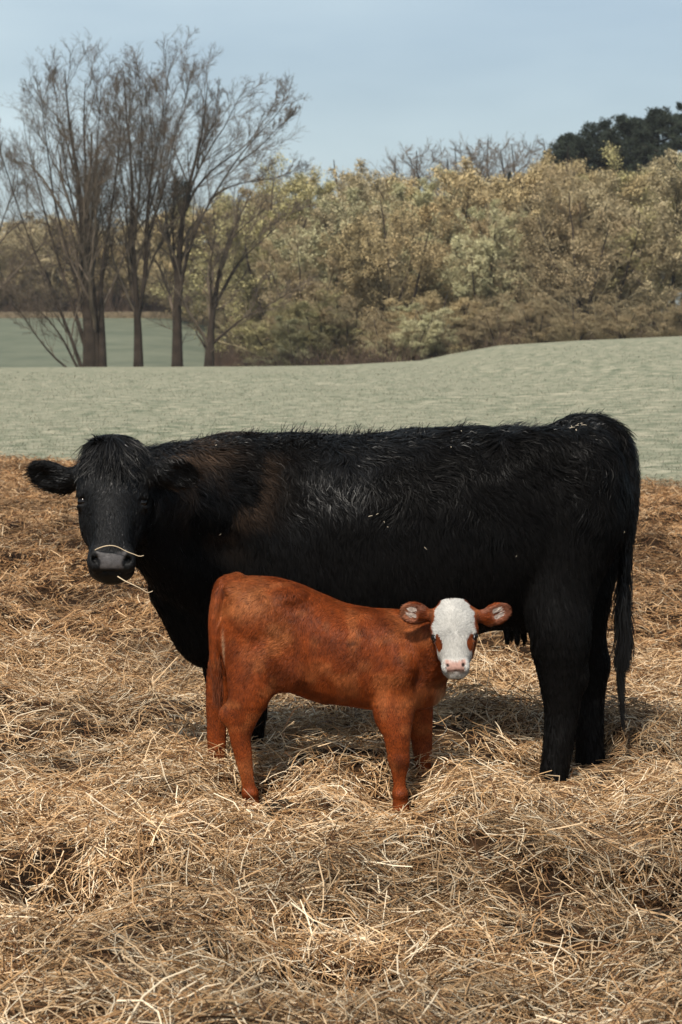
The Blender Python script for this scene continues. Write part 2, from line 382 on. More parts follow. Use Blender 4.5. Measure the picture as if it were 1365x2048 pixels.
def build_ground():
    ys = [-40, -20, -8, -2, 1, 2.5]; y = 3.4
    while y < 30: ys.append(y); y += max(.022, .0042 * y)
    while y < 640: ys.append(y); y *= 1.028
    ys = np.array(ys)
    u = np.concatenate([np.linspace(-1, 1, 261)]); u = np.sign(u) * np.abs(u) ** 1.0
    out_ = np.array([1.5, 4, 9, 20, 45, 90, 160, 260.])
    U = np.concatenate([-1 + 0 * out_, u, 1 + 0 * out_]); O = np.concatenate([-out_[::-1], 0 * u, out_])
    X = U[None, :] * (1.4 + .235 * np.maximum(ys, 0))[:, None] + O[None, :]; Y = np.repeat(ys[:, None], len(U), 1)
    Z = ground_z(X, Y)
    V = np.stack([X, Y, Z], -1).reshape(-1, 3)
    i, j = np.meshgrid(np.arange(len(ys) - 1), np.arange(len(U) - 1), indexing='ij'); b = (i * len(U) + j).ravel()
    F = np.stack([b, b + 1, b + 1 + len(U), b + len(U)], 1)
    me = mesh_from('ground', V, F)
    hay = hay_edge(V[:, 0], V[:, 1]); far = sstep(140, 175, V[:, 1])
    set_col(me, np.stack([hay, far, 0 * hay, 0 * hay + 1], 1))
    m, t, b = mat_new('field'); Nn = t.nodes.new; Lk = t.links.new
    at = Nn('ShaderNodeAttribute'); at.attribute_name = 'col'; sep = Nn('ShaderNodeSeparateColor'); Lk(at.outputs['Color'], sep.inputs[0])
    co = Nn('ShaderNodeTexCoord')
    def noise(sc_, det=5, sx=1, sy=1):
        mp = Nn('ShaderNodeMapping'); mp.inputs['Scale'].default_value = (sx, sy, 1); Lk(co.outputs['Object'], mp.inputs[0])
        n = Nn('ShaderNodeTexNoise'); n.inputs['Scale'].default_value = sc_; n.inputs['Detail'].default_value = det; n.inputs['Roughness'].default_value = .6; Lk(mp.outputs[0], n.inputs['Vector']); return n.outputs[0]
    def ramp(f, pts):
        r = Nn('ShaderNodeValToRGB'); e = r.color_ramp.elements
        while len(e) < len(pts): e.new(.5)
        for k, (p_, c_) in enumerate(pts): e[k].position = p_; e[k].color = (*c_, 1)
        Lk(f, r.inputs[0]); return r.outputs[0]
    def mix(f, a, b_):
        q = Nn('ShaderNodeMix', ); q.data_type = 'RGBA'; Lk(f, q.inputs['Factor']); Lk(a, q.inputs['A']); Lk(b_, q.inputs['B']); return q.outputs['Result']
    g1 = ramp(noise(2.2, 8, .9, 1), [(.40, (.115, .132, .084)), (.50, (.205, .212, .145)), (.60, (.40, .36, .26))])
    g2 = ramp(noise(.22, 8, .7, 1), [(.42, (0, 0, 0)), (.58, (1, 1, 1))])
    g3 = ramp(noise(4, 8, .7, 1), [(.40, (.125, .140, .090)), (.60, (.35, .325, .235))])
    grass = mix(g2, g1, g3)
    g4 = ramp(noise(.55, 2, 1, 1), [(.22, (.35, .33, .28)), (.27, (1, 1, 1))])
    mm_ = Nn('ShaderNodeMix'); mm_.data_type = 'RGBA'; mm_.blend_type = 'MULTIPLY'; mm_.inputs['Factor'].default_value = 1; Lk(grass, mm_.inputs['A']); Lk(g4, mm_.inputs['B']); grass = mm_.outputs['Result']
    farc = ramp(noise(.22, 7), [(.34, (.105, .120, .084)), (.66, (.150, .160, .112))])
    grass = mix(sep.outputs[1], grass, farc)
    soil = ramp(noise(9, 6), [(.34, (.012, .007, .004)), (.55, (.040, .021, .010)), (.72, (.13, .075, .036))])
    Lk(mix(sep.outputs[0], grass, soil), b.inputs['Base Color'])
    b.inputs['Roughness'].default_value = .95; b.inputs['Specular IOR Level'].default_value = .1
    bp = Nn('ShaderNodeBump'); bp.inputs['Distance'].default_value = .02; bp.inputs['Strength'].default_value = .8; Lk(noise(35, 4), bp.inputs['Height']); Lk(bp.outputs[0], b.inputs['Normal'])
    link('ground', me, m, kind='structure')
build_ground()

def straw_mesh(name, X, Y, L, W, az, pitch, lift, bend, col, rng, segs=3, mat=None):
    n = len(X); z0 = ground_z(X, Y)
    d = np.stack([np.cos(az), np.sin(az), 0 * az], 1); s = np.stack([-np.sin(az), np.cos(az), 0 * az], 1)
    pts = []
    for j in range(segs + 1):
        t = j / segs - .5
        q = d * (L * t)[:, None] + s * (bend * L * (t * t * 4 - .33) * .5)[:, None]
        x, y = X + q[:, 0], Y + q[:, 1]
        g = ground_z(x, y)
        z = .6 * g + .4 * z0 + lift + L * t * np.tan(pitch) - .25 * np.abs(bend) * L * (t * t * 4 - .33) * .5
        pts.append(np.stack([x, y, z], 1))
    pts = np.stack(pts, 1)
    if segs == 3:                                   # a crease in many stalks
        m = rng.random(n) < .45; pts[m, 2] += rng.normal(0, .05, (m.sum(), 3)) * L[m, None] * np.array((1, 1, .6))
    tan = unit(np.gradient(pts, axis=1)); roll = rng.normal(0, .7, n)
    up = unit(np.stack([s[:, 0] * np.sin(roll), s[:, 1] * np.sin(roll), np.cos(roll)], 1))[:, None, :]
    wv = unit(np.cross(tan, up)); prof = np.full(segs + 1, 1.0); prof[-1] = .6
    hw = .5 * W[:, None, None] * prof[None, :, None]
    nrm = np.cross(wv, tan)
    # a shallow ridge makes each stalk a three-sided sliver with thickness
    V = np.stack([pts - wv * hw, pts + nrm * hw * .7, pts + wv * hw], 2)
    nv = (segs + 1) * 3; base = (np.arange(n) * nv)[:, None]
    q = np.array([[3 * j + a, 3 * j + a + 1, 3 * j + a + 4, 3 * j + a + 3] for j in range(segs) for a in (0, 1)])
    F = (base[:, :, None] + q[None]).reshape(-1, 4)
    me = mesh_from(name, V.reshape(-1, 3), F)
    set_col(me, np.repeat(np.repeat(col[:, None, None, :], segs + 1, 1), 3, 2).reshape(-1, 3))
    return me
def sample_strip(n, y0, y1, power, half, rng):
    """points ahead of the camera, density falling with distance as y**-power"""
    yy = np.linspace(y0, y1, 400); w_ = (yy ** -power) * half(yy); c = np.cumsum(w_); c /= c[-1]
    y = np.interp(rng.random(n), c, yy); x = (rng.random(n) * 2 - 1) * half(y)
    return x, y
def build_hay():
    rng = np.random.default_rng(3)
    mat = mat_attr('straw', rough=.6, spec=.18)
    half = lambda y: .215 * y + .85
    parts = []
    pal = np.array([(.50, .315, .160), (.68, .49, .295), (.32, .175, .075), (.13, .060, .024), (.78, .64, .45), (.42, .245, .108)])
    def colours(n, x, y, w_):
        k = rng.choice(6, n, p=w_); c = pal[k] * (.74 + .5 * rng.random((n, 1)))
        dirty = sstep(.50, .72, fbm(np.stack([x, y], 1), .9, 61, 3))[:, None]
        c = c * (1 - .62 * dirty * rng.random((n, 1)) ** .5)
        warm = sstep(6.8, 14, y)[:, None]                       # further off lies older, redder litter
        return c * (1 - warm * np.array((.12, .19, .26)))
    for n, y0, y1, pw, L0, L1, W0, W1, li, pt, w_ in (
            (185000, 3.95, 9.6, 1.2, .05, .17, .0022, .0040, .058, .28, (.28, .20, .18, .14, .12, .08)),
            (65000, 3.95, 9.6, 1.2, .02, .06, .0018, .0030, .018, .35, (.10, .04, .34, .42, .02, .08)),
            (16000, 3.95, 10.5, 1.1, .07, .20, .0028, .0040, .052, .28, (.20, .40, .02, .02, .30, .06)),
            (170000, 9.2, 29.0, .9, .05, .17, .0026, .0048, .035, .22, (.32, .14, .24, .16, .05, .09)),
            (130000, 9.2, 28.0, .9, .02, .07, .0030, .0055, .040, .45, (.30, .06, .30, .24, .02, .08))):
        x, y = sample_strip(n, y0, y1, pw, half, rng)
        kp = (hay_edge(x, y) > rng.random(n)); x, y = x[kp], y[kp]; n = len(x)
        bare = 1 - sstep(.36, .50, fbm(np.stack([x, y], 1), 1.9, 71, 3))
        for px, yy, rx, ry in ((735, 6.24, .22, .09), (560, 6.43, .13, .07), (690, 4.84, .20, .07), (250, 4.93, .10, .05), (398, 5.0, .09, .06), (1325, 5.5, .10, .10), (1180, 5.0, .16, .07), (1000, 5.85, .14, .05), (300, 5.5, .12, .05)):
            bare = np.maximum(bare, 1.9 * np.exp(-((x - (px - 682.5) / F_PX * yy) / rx) ** 2 - ((y - yy) / ry) ** 2))
        kp = rng.random(n) > np.minimum(.78 * bare, .97) * (1 - .75 * sstep(8, 11, y)); x, y = x[kp], y[kp]; n = len(x)
        p = np.stack([x, y], 1)
        field = fbm(p, 1.6, 90, 2) * 9.0; az = field + rng.normal(0, .95, n) + (rng.random(n) < .25) * rng.random(n) * 6.28
        L = L0 + (L1 - L0) * rng.random(n) ** 1.6; W = (W0 + (W1 - W0) * rng.random(n)) * (1 + .045 * np.maximum(y - 10, 0))
        lift = li * (.08 + rng.random(n) ** 2.0) * (.45 + 1.1 * sstep(.3, .65, fbm(p, 3.1, 33, 2))) + .004
        # hollows stay barer
        pitch = np.clip(rng.normal(0, pt, n), -.9, .9); lift = lift + np.abs(np.tan(pitch)) * L * .32
        tr = 1 - .75 * trod(x, y); lift = lift * tr; pitch = pitch * tr
        parts.append((x, y, L, W, az, pitch, lift, rng.normal(0, .42, n), colours(n, x, y, w_)))
    a = [np.concatenate([q[i] for q in parts]) for i in range(9)]
    link('hay', straw_mesh('hay', *a, rng), mat, kind='stuff', label='loose golden brown hay and straw bedding trampled all over the ground around the cattle')
if 'hay' not in SKIP: build_hay()

def leaf_mat():
    m, t, b = mat_new('leaves'); at = t.nodes.new('ShaderNodeAttribute'); at.attribute_name = 'col'
    oi = t.nodes.new('ShaderNodeObjectInfo'); mr = t.nodes.new('ShaderNodeMapRange'); mr.inputs['To Min'].default_value = .85; mr.inputs['To Max'].default_value = 1.15
    mm = t.nodes.new('ShaderNodeVectorMath'); mm.operation = 'SCALE'
    t.links.new(oi.outputs['Random'], mr.inputs[0]); t.links.new(at.outputs['Color'], mm.inputs[0]); t.links.new(mr.outputs[0], mm.inputs['Scale']); t.links.new(mm.outputs[0], b.inputs['Base Color'])
    b.inputs['Roughness'].default_value = .8; b.inputs['Specular IOR Level'].default_value = .15
    tr = t.nodes.new('ShaderNodeBsdfTranslucent'); ad = t.nodes.new('ShaderNodeMixShader'); ad.inputs[0].default_value = .22
    t.links.new(mm.outputs[0], tr.inputs['Color']); o = t.nodes['Material Output']
    t.links.new(b.outputs[0], ad.inputs[1]); t.links.new(tr.outputs[0], ad.inputs[2]); t.links.new(ad.outputs[0], o.inputs['Surface'])
    return m
LEAF = leaf_mat()
def build_grass():
    rng = np.random.default_rng(8); n = 90000
    half = lambda y: .23 * y + 1.5
    x, y = sample_strip(n, 17, 100, 2.6, half, rng)
    kp = (hay_edge(x, y) < rng.random(n)) & (fbm(np.stack([x, y], 1), .8, 3, 2) + .35 * rng.random(n) > .38); x, y = x[kp], y[kp]; n = len(x)
    z = ground_z(x, y); h = (.012 + .022 * rng.random(n)) * (1 + .012 * (y - 20)); w_ = .004 * (1 + .035 * (y - 20)) * (.6 + .8 * rng.random(n))
    a = rng.random(n) * 6.28; d = np.stack([np.cos(a), np.sin(a)], 1); ln = rng.normal(0, .6, (n, 2)) * h[:, None]
    B = np.stack([x, y, z - .005], 1)
    V = np.stack([B - np.c_[d * w_[:, None], 0 * x], B + np.c_[d * w_[:, None], 0 * x], B + np.c_[ln + d * w_[:, None] * .2, h], B + np.c_[ln - d * w_[:, None] * .2, h]], 1).reshape(-1, 3)
    me = mesh_from('pasture_grass', V, np.arange(4 * n).reshape(-1, 4))
    dry = sstep(.45, .62, fbm(np.stack([x, y * .5], 1), .35, 23, 3) + .18 * (rng.random(n) - .5))[:, None]
    c = (np.array((.31, .32, .22)) * (1 - dry) + dry * np.array((.55, .50, .38))) * (.88 + .24 * rng.random((n, 1)))
    set_col(me, np.repeat(c, 4, 0))
    set_normals(me, np.repeat(unit(np.stack([.3 * np.cos(a), .3 * np.sin(a), np.ones(n)], 1)), 4, 0))
    link('pasture_grass', me, LEAF, kind='stuff', label='short pale grey-green pasture grass with dry tufts beyond the hay')
if 'grass' not in SKIP: build_grass()
# ================================================================== TREES
def tube_batch(Pt, Rd, sides):
    """Pt (n,k,3), Rd (n,k)"""
    n, k, _ = Pt.shape; t = unit(np.gradient(Pt, axis=1)); ref = np.array((.41, .83, .37))
    u = unit(np.cross(t, ref)); v = np.cross(t, u); a = np.arange(sides) * 2 * math.pi / sides
    V = Pt[:, :, None] + Rd[:, :, None, None] * (u[:, :, None] * np.cos(a)[None, None, :, None] + v[:, :, None] * np.sin(a)[None, None, :, None])
    i = np.arange(k - 1)[:, None] * sides; j = np.arange(sides)[None]; j2 = (j + 1) % sides
    q = np.stack([i + j, i + j2, i + sides + j2, i + sides + j], -1).reshape(-1, 4)
    F = (np.arange(n) * k * sides)[:, None, None] + q[None]
    return V.reshape(-1, 3), F.reshape(-1, 4)
def resample(p, r, k):
    p = np.asarray(p, float); s = np.concatenate([[0], np.cumsum(np.linalg.norm(np.diff(p, axis=0), axis=1))]); t = np.linspace(0, s[-1], k)
    q = np.stack([np.interp(t, s, p[:, i]) for i in range(3)], 1)
    for _ in range(2): q[1:-1] = .25 * q[:-2] + .5 * q[1:-1] + .25 * q[2:]
    return q, np.interp(t, s, r)
def branch_out(rng, Pt, Rd, nch, ang, ratio, up, k, t0=.25, wob=.12, rratio=.55, rmin=.012, shrink=.55):
    """children of every branch in Pt"""
    n, kk, _ = Pt.shape; ln = np.linalg.norm(np.diff(Pt, axis=1), axis=2).sum(1)
    m = n * nch; par = np.repeat(np.arange(n), nch)
    t = t0 + (1 - t0) * rng.random(m) ** .85; f = t * (kk - 1); i = np.minimum(f.astype(int), kk - 2); w_ = (f - i)[:, None]
    st = Pt[par, i] * (1 - w_) + Pt[par, i + 1] * w_; r = Rd[par, i] * (1 - w_[:, 0]) + Rd[par, i + 1] * w_[:, 0]
    tg = unit(Pt[par, i + 1] - Pt[par, i]); rnd = rng.normal(0, 1, (m, 3)); sd_ = unit(np.cross(tg, rnd))
    a = ang * (.6 + .8 * rng.random(m))[:, None]; d = tg * np.cos(a) + sd_ * np.sin(a)
    L = ln[par] * ratio * (1 - shrink * t) * (.6 + .7 * rng.random(m))
    pts = [st]; step = L / (k - 1)
    for j in range(k - 1):
        d = unit(d + np.array((0, 0, up)) + rng.normal(0, wob, (m, 3))); pts.append(pts[-1] + d * step[:, None])
    rc = np.maximum(r * rratio, rmin); R_ = rc[:, None] * np.linspace(1, .35, k)[None]; R_ = np.maximum(R_, rmin * .7)
    return np.stack(pts, 1), R_
def bark(name, rgb, var=.35):
    m, t, b = mat_new(name); co = t.nodes.new('ShaderNodeTexCoord'); n = t.nodes.new('ShaderNodeTexNoise'); n.inputs['Scale'].default_value = 1.3; n.inputs['Detail'].default_value = 6
    r = t.nodes.new('ShaderNodeValToRGB'); r.color_ramp.elements[0].position = .35; r.color_ramp.elements[1].position = .68
    r.color_ramp.elements[0].color = (*[c * (1 - var) for c in rgb], 1); r.color_ramp.elements[1].color = (*[c * (1 + var) for c in rgb], 1)
    t.links.new(co.outputs['Object'], n.inputs[0]); t.links.new(n.outputs[0], r.inputs[0]); t.links.new(r.outputs[0], b.inputs['Base Color'])
    b.inputs['Roughness'].default_value = .9; b.inputs['Specular IOR Level'].default_value = .15
    return m
BARK = bark('grey_brown_bark', (.042, .031, .023)); TWIG = bark('twig_bark', (.165, .128, .096), .2); BTWIG = bark('pale_twig_bark', (.34, .28, .17), .15); DTWIG = bark('dark_twig_bark', (.135, .105, .078), .25)
def guided_tree(name, base, stems, seed, label, lv, Y=138, drop=78, group='bare trees at the left of the pasture', clump=None, spread=3.0, fuzz=0):
    rng = np.random.default_rng(seed); b = P(*base, Y); gz = float(terrain(np.array(b[0]), np.array(b[1]))); b[2] = gz - .1
    root = link(name, None); root.location = b; root['label'] = label; root['category'] = 'tree'; root['group'] = group
    SP, SR = [], []
    for pl, r0, r1, dy in stems:
        k = len(pl); pl = [(x_, y_ + drop * (1 - float(sstep(90, 380, np.array(y_)))) * (y_ < 400)) for x_, y_ in pl]; pts = [P(x, y, Y + dy * spread * (i / (k - 1)) ** 1.2) for i, (x, y) in enumerate(pl)]
        pts = np.array(pts)
        if pl[0][1] > 722: pts[0, 2] = gz - .3
        q, r = resample(pts - b, np.linspace(r0, r1, k) * np.linspace(1, .85, k), 13)
        q[1:] += np.cumsum(rng.normal(0, .055, (12, 3)), 0) * np.linspace(0, 1, 12)[:, None]
        if pl[0][1] < 722 or r0 < .3: r = r * .62
        r = r * np.interp(np.linspace(0, 1, 13), [0, .12, .35, 1], [1.15, .95, .72, .6])
        SP.append(q); SR.append(r)
    SP, SR = np.array(SP), np.array(SR)
    V, F = tube_batch(SP, SR, 8); link('trunk', mesh_from('trunk', V, F), BARK, root)
    P1, R1 = branch_out(rng, SP, SR, lv[0], rad(24), .46, .06, 9, t0=.14, wob=.11, rratio=.48, rmin=.020, shrink=.74)
    P2, R2 = branch_out(rng, P1, R1, lv[1], rad(30), .52, .05, 7, t0=.12, wob=.13, rratio=.55, rmin=.013, shrink=.35)
    P3, R3 = branch_out(rng, P2, R2, lv[2], rad(34), .52, .03, 5, t0=.10, wob=.13, rratio=.6, rmin=.008, shrink=.3)
    P4, R4 = branch_out(rng, P3, R3, lv[3], rad(38), .50, .02, 3, t0=.05, rratio=.7, rmin=.0065, shrink=.4)
    Vs, Fs, o = [], [], 0
    sets = [(P1, R1, 5), (P2, R2, 4), (P3, R3, 3), (P4, R4, 3)]
    if fuzz:
        zf = SP[:, :, 2]; Pf, Rf = branch_out(rng, SP, SR * .2, fuzz, rad(62), .20, .05, 4, t0=.02, rratio=.5, rmin=.014, shrink=.8)
        Pg, Rg = branch_out(rng, Pf, Rf, 7, rad(45), .6, .04, 3, t0=.1, rratio=.6, rmin=.009); sets += [(Pf, Rf, 3), (Pg, Rg, 3)]
    for pp, rr, sd_ in sets:
        V, F = tube_batch(pp, rr, sd_); Vs.append(V); Fs.append(F + o); o += len(V)
    link('crown', mesh_from('crown', np.concatenate(Vs), np.concatenate(Fs)), DTWIG, root)
    if clump:
        c = P(clump[0], clump[1], Y) - b; n = 1500; q = rng.normal(0, 1, (n, 3)); q = unit(q) * rng.random((n, 1)) ** .4 * np.array(clump[2]) * 1.15; q = q * (.75 + .5 * vnoise(q, 1.6, 3)[:, None])
        link('ivy', leaf_mesh('ivy', c + q, .13, rng, np.tile((.060, .062, .042), (n, 1))), LEAF, root)
    return root
def leaf_mesh(name, C, size, rng, col, tall=1.0, ctr=None):
    n = len(C); a = unit(rng.normal(0, 1, (n, 3))); b_ = unit(np.cross(a, rng.normal(0, 1, (n, 3)))); s = (size * (.5 + rng.random(n)))[:, None]
    V = np.stack([C - a * s * .5 * tall, C + b_ * s * .32, C + a * s * .5 * tall, C - b_ * s * .32], 1).reshape(-1, 3)
    me = mesh_from(name, V, np.arange(4 * n).reshape(-1, 4), smooth=False); set_col(me, np.repeat(col, 4, 0))
    if ctr is not None: set_normals(me, np.repeat(unit(unit(C - np.asarray(ctr)) + rng.normal(0, .35, (n, 3)) + np.array((0, 0, .35))), 4, 0))
    return me
def bud_tree(seed, H_=14., wide=.42, leaf=(.30, .28, .15), leaf2=(.36, .30, .17), nl=24, size=.100, low=.06, twig=BTWIG, bare=False):
    """prototype of a budding field-edge tree: trunk, limbs, fine twigs, small new leaves"""
    rng = np.random.default_rng(seed); SP, SR = [], []
    nst = rng.integers(4, 7)
    for s_ in range(nst):
        a = rng.random() * 6.28; fork = .06 + .22 * rng.random(); sp = wide * H_ * (.45 + .6 * rng.random()); top = H_ * (.74 + .20 * rng.random())
        if s_ == 0: sp *= .3; top = H_ * .98
        pl = np.array([(0, 0, -.4), (0.02 * sp, 0, H_ * fork * .6), (sp * .18 * math.cos(a), sp * .18 * math.sin(a), H_ * (fork + .12)), (sp * .55 * math.cos(a), sp * .55 * math.sin(a), top * .68), (sp * .85 * math.cos(a), sp * .85 * math.sin(a), top)])
        q, r = resample(pl, np.array([.26, .22, .14, .08, .03]) * H_ / 14, 11); q[1:] += np.cumsum(rng.normal(0, .07, (10, 3)), 0); SP.append(q); SR.append(r)
    SP, SR = np.array(SP), np.array(SR)
    P1, R1 = branch_out(rng, SP, SR, 13, rad(50), .42, .05, 6, t0=low, rratio=.5, rmin=.03)
    P2, R2 = branch_out(rng, P1, R1, 8, rad(42), .52, .06, 4, t0=.15, rratio=.5, rmin=.018)
    P3, R3 = branch_out(rng, P2, R2, 6, rad(40), .6, .05, 3, t0=.1, rratio=.6, rmin=.012)
    V0, F0 = tube_batch(SP, SR, 7)
    Vs, Fs, o = [], [], 0
    for pp, rr, sd_ in ((P1, R1, 4), (P2, R2, 3), (P3, R3, 3)):
        V, F = tube_batch(pp, rr, sd_); Vs.append(V); Fs.append(F + o); o += len(V)
    trunk = mesh_from('trunk', V0, F0); trunk.materials.append(BARK)
    limbs = mesh_from('branches', np.concatenate(Vs), np.concatenate(Fs)); limbs.materials.append(twig)
    crown = None
    if nl:
        m = len(P3); par = np.repeat(np.arange(m), nl); t = rng.random(len(par))[:, None]
        C = P3[par, 0] * (1 - t) + P3[par, 2] * t + rng.normal(0, .16, (len(par), 3))
        keep = vnoise(C, .55, seed) > .27 + .12 * (rng.random(len(C))); C = C[keep]
        w_ = np.clip(fbm(C, .3, seed + 5, 2)[:, None] * 1.4 - .2 + .1 * rng.normal(0, 1, (len(C), 1)), 0, 1)
        col = (np.array(leaf) * (1 - w_) + np.array(leaf2) * w_) * (.85 + .3 * rng.random((len(C), 1)))
        crown = leaf_mesh('crown', C, size, rng, col, 1.3, (0, 0, H_ * .42)); crown.materials.append(LEAF)
    hh = float(np.percentile((P3[:, :, 2]), 98))
    return trunk, limbs, crown, hh
def place_tree(proto, name, x, y, s, rz, label, group, sz=1.0, zoff=0.0, cat='tree'):
    root = link(name, None); root.location = (x, y, float(terrain(np.array(x), np.array(y))) + zoff); root.scale = (s, s, s * sz); root.rotation_euler = (0, 0, rz)
    root['label'] = label; root['category'] = cat; root['group'] = group
    for nm, me in zip(('trunk', 'branches', 'crown'), proto):
        if me is not None: link(nm, me, None, root)
    return root
def build_trees():
    A = [([(182, 735), (180, 640), (171, 560), (168, 480), (161, 380), (155, 300), (142, 200), (132, 110)], .55, .05, 0),
         ([(192, 735), (190, 600), (176, 500), (174, 380), (168, 250), (172, 120)], .40, .04, .6), ([(206, 735), (205, 640), (197, 560), (214, 480), (224, 390), (236, 300), (240, 220)], .30, .04, -.5),
         ([(172, 735), (130, 640), (82, 540), (42, 440), (12, 330), (-8, 260)], .24, .04, -.4), ([(168, 733), (112, 650), (60, 600), (0, 560)], .17, .04, .5),
         ([(163, 733), (92, 700), (58, 650), (18, 600), (-30, 570)], .16, .04, -.9), ([(174, 700), (142, 600), (112, 500), (86, 400), (62, 300), (52, 200)], .26, .04, .8),
         ([(177, 660), (152, 560), (117, 440), (97, 330), (82, 220), (76, 150)], .26, .04, -.8), ([(180, 640), (174, 520), (186, 420), (191, 300), (200, 200), (206, 110)], .24, .04, .3),
         ([(186, 650), (206, 560), (222, 480), (224, 400), (212, 330)], .20, .04, .9), ([(178, 560), (150, 430), (128, 320), (112, 200), (104, 120)], .18, .03, .5), ([(172, 520), (190, 400), (222, 280), (232, 200)], .14, .03, -.5)]
    guided_tree('bare_tree', (184, 735), A, 1, 'leafless many-stemmed tree with wide fan crown, leftmost of those wholly in view', (14, 8, 6, 3), fuzz=4, drop=34)
    B = [([(277, 735), (278, 660), (274, 600), (268, 500), (269, 400), (266, 300), (261, 200), (254, 110)], .36, .04, 0), ([(277, 640), (284, 600), (291, 560), (290, 450), (301, 380), (322, 250), (340, 150), (350, 85)], .25, .04, .6),
         ([(279, 620), (300, 520), (296, 420), (311, 300), (302, 180), (306, 85)], .22, .04, -.6), ([(275, 610), (264, 540), (254, 450), (240, 330), (226, 220), (226, 130)], .2, .03, .8), ([(288, 520), (294, 480), (331, 380), (346, 280), (370, 180), (382, 105)], .18, .03, -.3),
         ([(270, 480), (283, 350), (282, 220), (276, 90)], .15, .03, -.8), ([(296, 430), (325, 330), (330, 220), (318, 110)], .14, .03, .9)]
    guided_tree('bare_tree', (277, 735), B, 2, 'leafless tree with one straight bare trunk, second from the left of the row', (15, 8, 6, 3), Y=139, drop=38)
    C_ = [([(355, 732), (355, 640), (353, 560), (361, 470), (366, 400), (370, 350), (398, 270), (410, 190), (402, 120), (410, 78)], .42, .04, 0), ([(355, 640), (358, 580), (380, 490), (404, 440), (431, 385), (470, 330), (500, 268), (542, 190), (586, 110)], .30, .05, -.5),
          ([(364, 440), (386, 360), (420, 262), (450, 190), (472, 115), (492, 75)], .22, .03, .5), ([(420, 400), (450, 375), (500, 358), (560, 352), (600, 318)], .15, .04, .7), ([(372, 420), (392, 370), (442, 312), (500, 250), (524, 180), (552, 105)], .2, .03, .9),
          ([(353, 560), (345, 470), (348, 400), (352, 350)], .2, .08, .2), ([(395, 330), (402, 250), (440, 170), (445, 90)], .13, .03, -.8), ([(480, 310), (520, 260), (560, 170), (590, 150)], .11, .03, .3)]
    guided_tree('bare_tree', (355, 732), C_, 3, 'leafless tree with a dark ivy clump on its trunk and long limbs leaning right', (13, 8, 6, 3), Y=140, drop=92, clump=(364, 378, (.85, .85, .75)), fuzz=14)
    D = [([(418, 730), (420, 680), (426, 620), (436, 560), (452, 480), (480, 430), (500, 380)], .40, .04, 0), ([(427, 620), (470, 530), (530, 470), (592, 410)], .2, .04, .6), ([(422, 690), (480, 640), (560, 600), (622, 560)], .18, .04, -.4),
         ([(418, 705), (392, 662), (368, 600)], .16, .04, .5), ([(424, 640), (421, 540), (431, 460), (421, 400)], .2, .04, -.8), ([(430, 610), (462, 556), (500, 488), (546, 440)], .18, .04, .9), ([(428, 600), (440, 520), (470, 470), (520, 430), (560, 400)], .15, .03, -.9)]
    guided_tree('bare_tree', (418, 730), D, 4, 'low leafless tree spreading to the right at the end of the bare row', (10, 7, 6, 3), Y=138, fuzz=10)
    E = [([(-62, 735), (-58, 640), (-50, 540), (-30, 420), (-8, 320), (6, 230)], .45, .05, 0), ([(-60, 640), (-40, 560), (-5, 480), (20, 400), (34, 340)], .22, .04, .5), ([(-60, 600), (-40, 480), (-20, 360), (-12, 230)], .22, .04, -.5), ([(-60, 690), (-20, 620), (20, 560), (45, 520)], .16, .04, .3)]
    guided_tree('bare_tree', (-62, 735), E, 6, 'leafless tree cut off by the left edge, only its branch tips showing', (10, 7, 6, 3), Y=141)
    # ---- budding wood
    pr = [bud_tree(21, leaf=(0.506, 0.463, 0.220), leaf2=(0.616, 0.542, 0.286)),                # olive
          bud_tree(22, leaf=(0.660, 0.508, 0.275), leaf2=(0.594, 0.486, 0.264), wide=.38),       # golden tan
          bud_tree(23, leaf=(0.539, 0.520, 0.297), leaf2=(0.649, 0.599, 0.363), nl=24),             # pale sage
          bud_tree(24, leaf=(0.528, 0.395, 0.231), leaf2=(0.462, 0.373, 0.220), nl=13),            # russet brown
          bud_tree(25, leaf=(0.704, 0.576, 0.352), leaf2=(0.638, 0.542, 0.330), nl=19, wide=.46),     # pale straw
          bud_tree(26, nl=0, wide=.36, twig=TWIG)]                                                   # still bare
    kinds = ['olive-green', 'golden-tan', 'pale sage-green', 'russet-brown', 'pale straw-coloured', 'leafless grey']
    rng = np.random.default_rng(77)
    # (px, top py, Y, kind, width factor)
    front = [(540, 350, 172, 0, 1.0), (610, 470, 160, 3, .9), (660, 400, 168, 2, 1.0), (725, 372, 172, 4, 1.0), (790, 440, 160, 1, .9), (845, 392, 166, 2, 1.0), (905, 360, 172, 1, 1.0),
             (960, 420, 158, 2, .9), (1010, 390, 164, 1, .95), (1062, 372, 158, 3, 1.0), (1115, 345, 164, 1, .9), (1160, 365, 152, 3, 1.0), (1215, 366, 158, 4, 1.05), (1285, 335, 160, 0, 1.05), (1345, 322, 154, 4, 1.1), (1415, 330, 156, 2, 1.0), (480, 520, 178, 3, .9)]
    order = sorted(range(len(front)), key=lambda i: front[i][0]); names_ = ['first', 'second', 'third', 'fourth', 'fifth', 'sixth', 'seventh', 'eighth', 'ninth', 'tenth', 'eleventh', 'twelfth', 'thirteenth', 'fourteenth', 'fifteenth', 'sixteenth', 'seventeenth', 'eighteenth']
    def put(px, top, Y, k, s_, label, group, nm='budding_tree', z0=0):
        x = (px - 682.5) / F_PX * Y; g = float(terrain(np.array(x), np.array(float(Y)))); h = P(px, top, Y)[2] - g
        s = h / pr[k][3]
        r = place_tree(pr[k], nm, x, Y, s * (.85 + .3 * s_ - .15), rng.random() * 6.28, label, group)
        r.scale = (s * s_ * 1.15, s * s_ * 1.15, s); return r
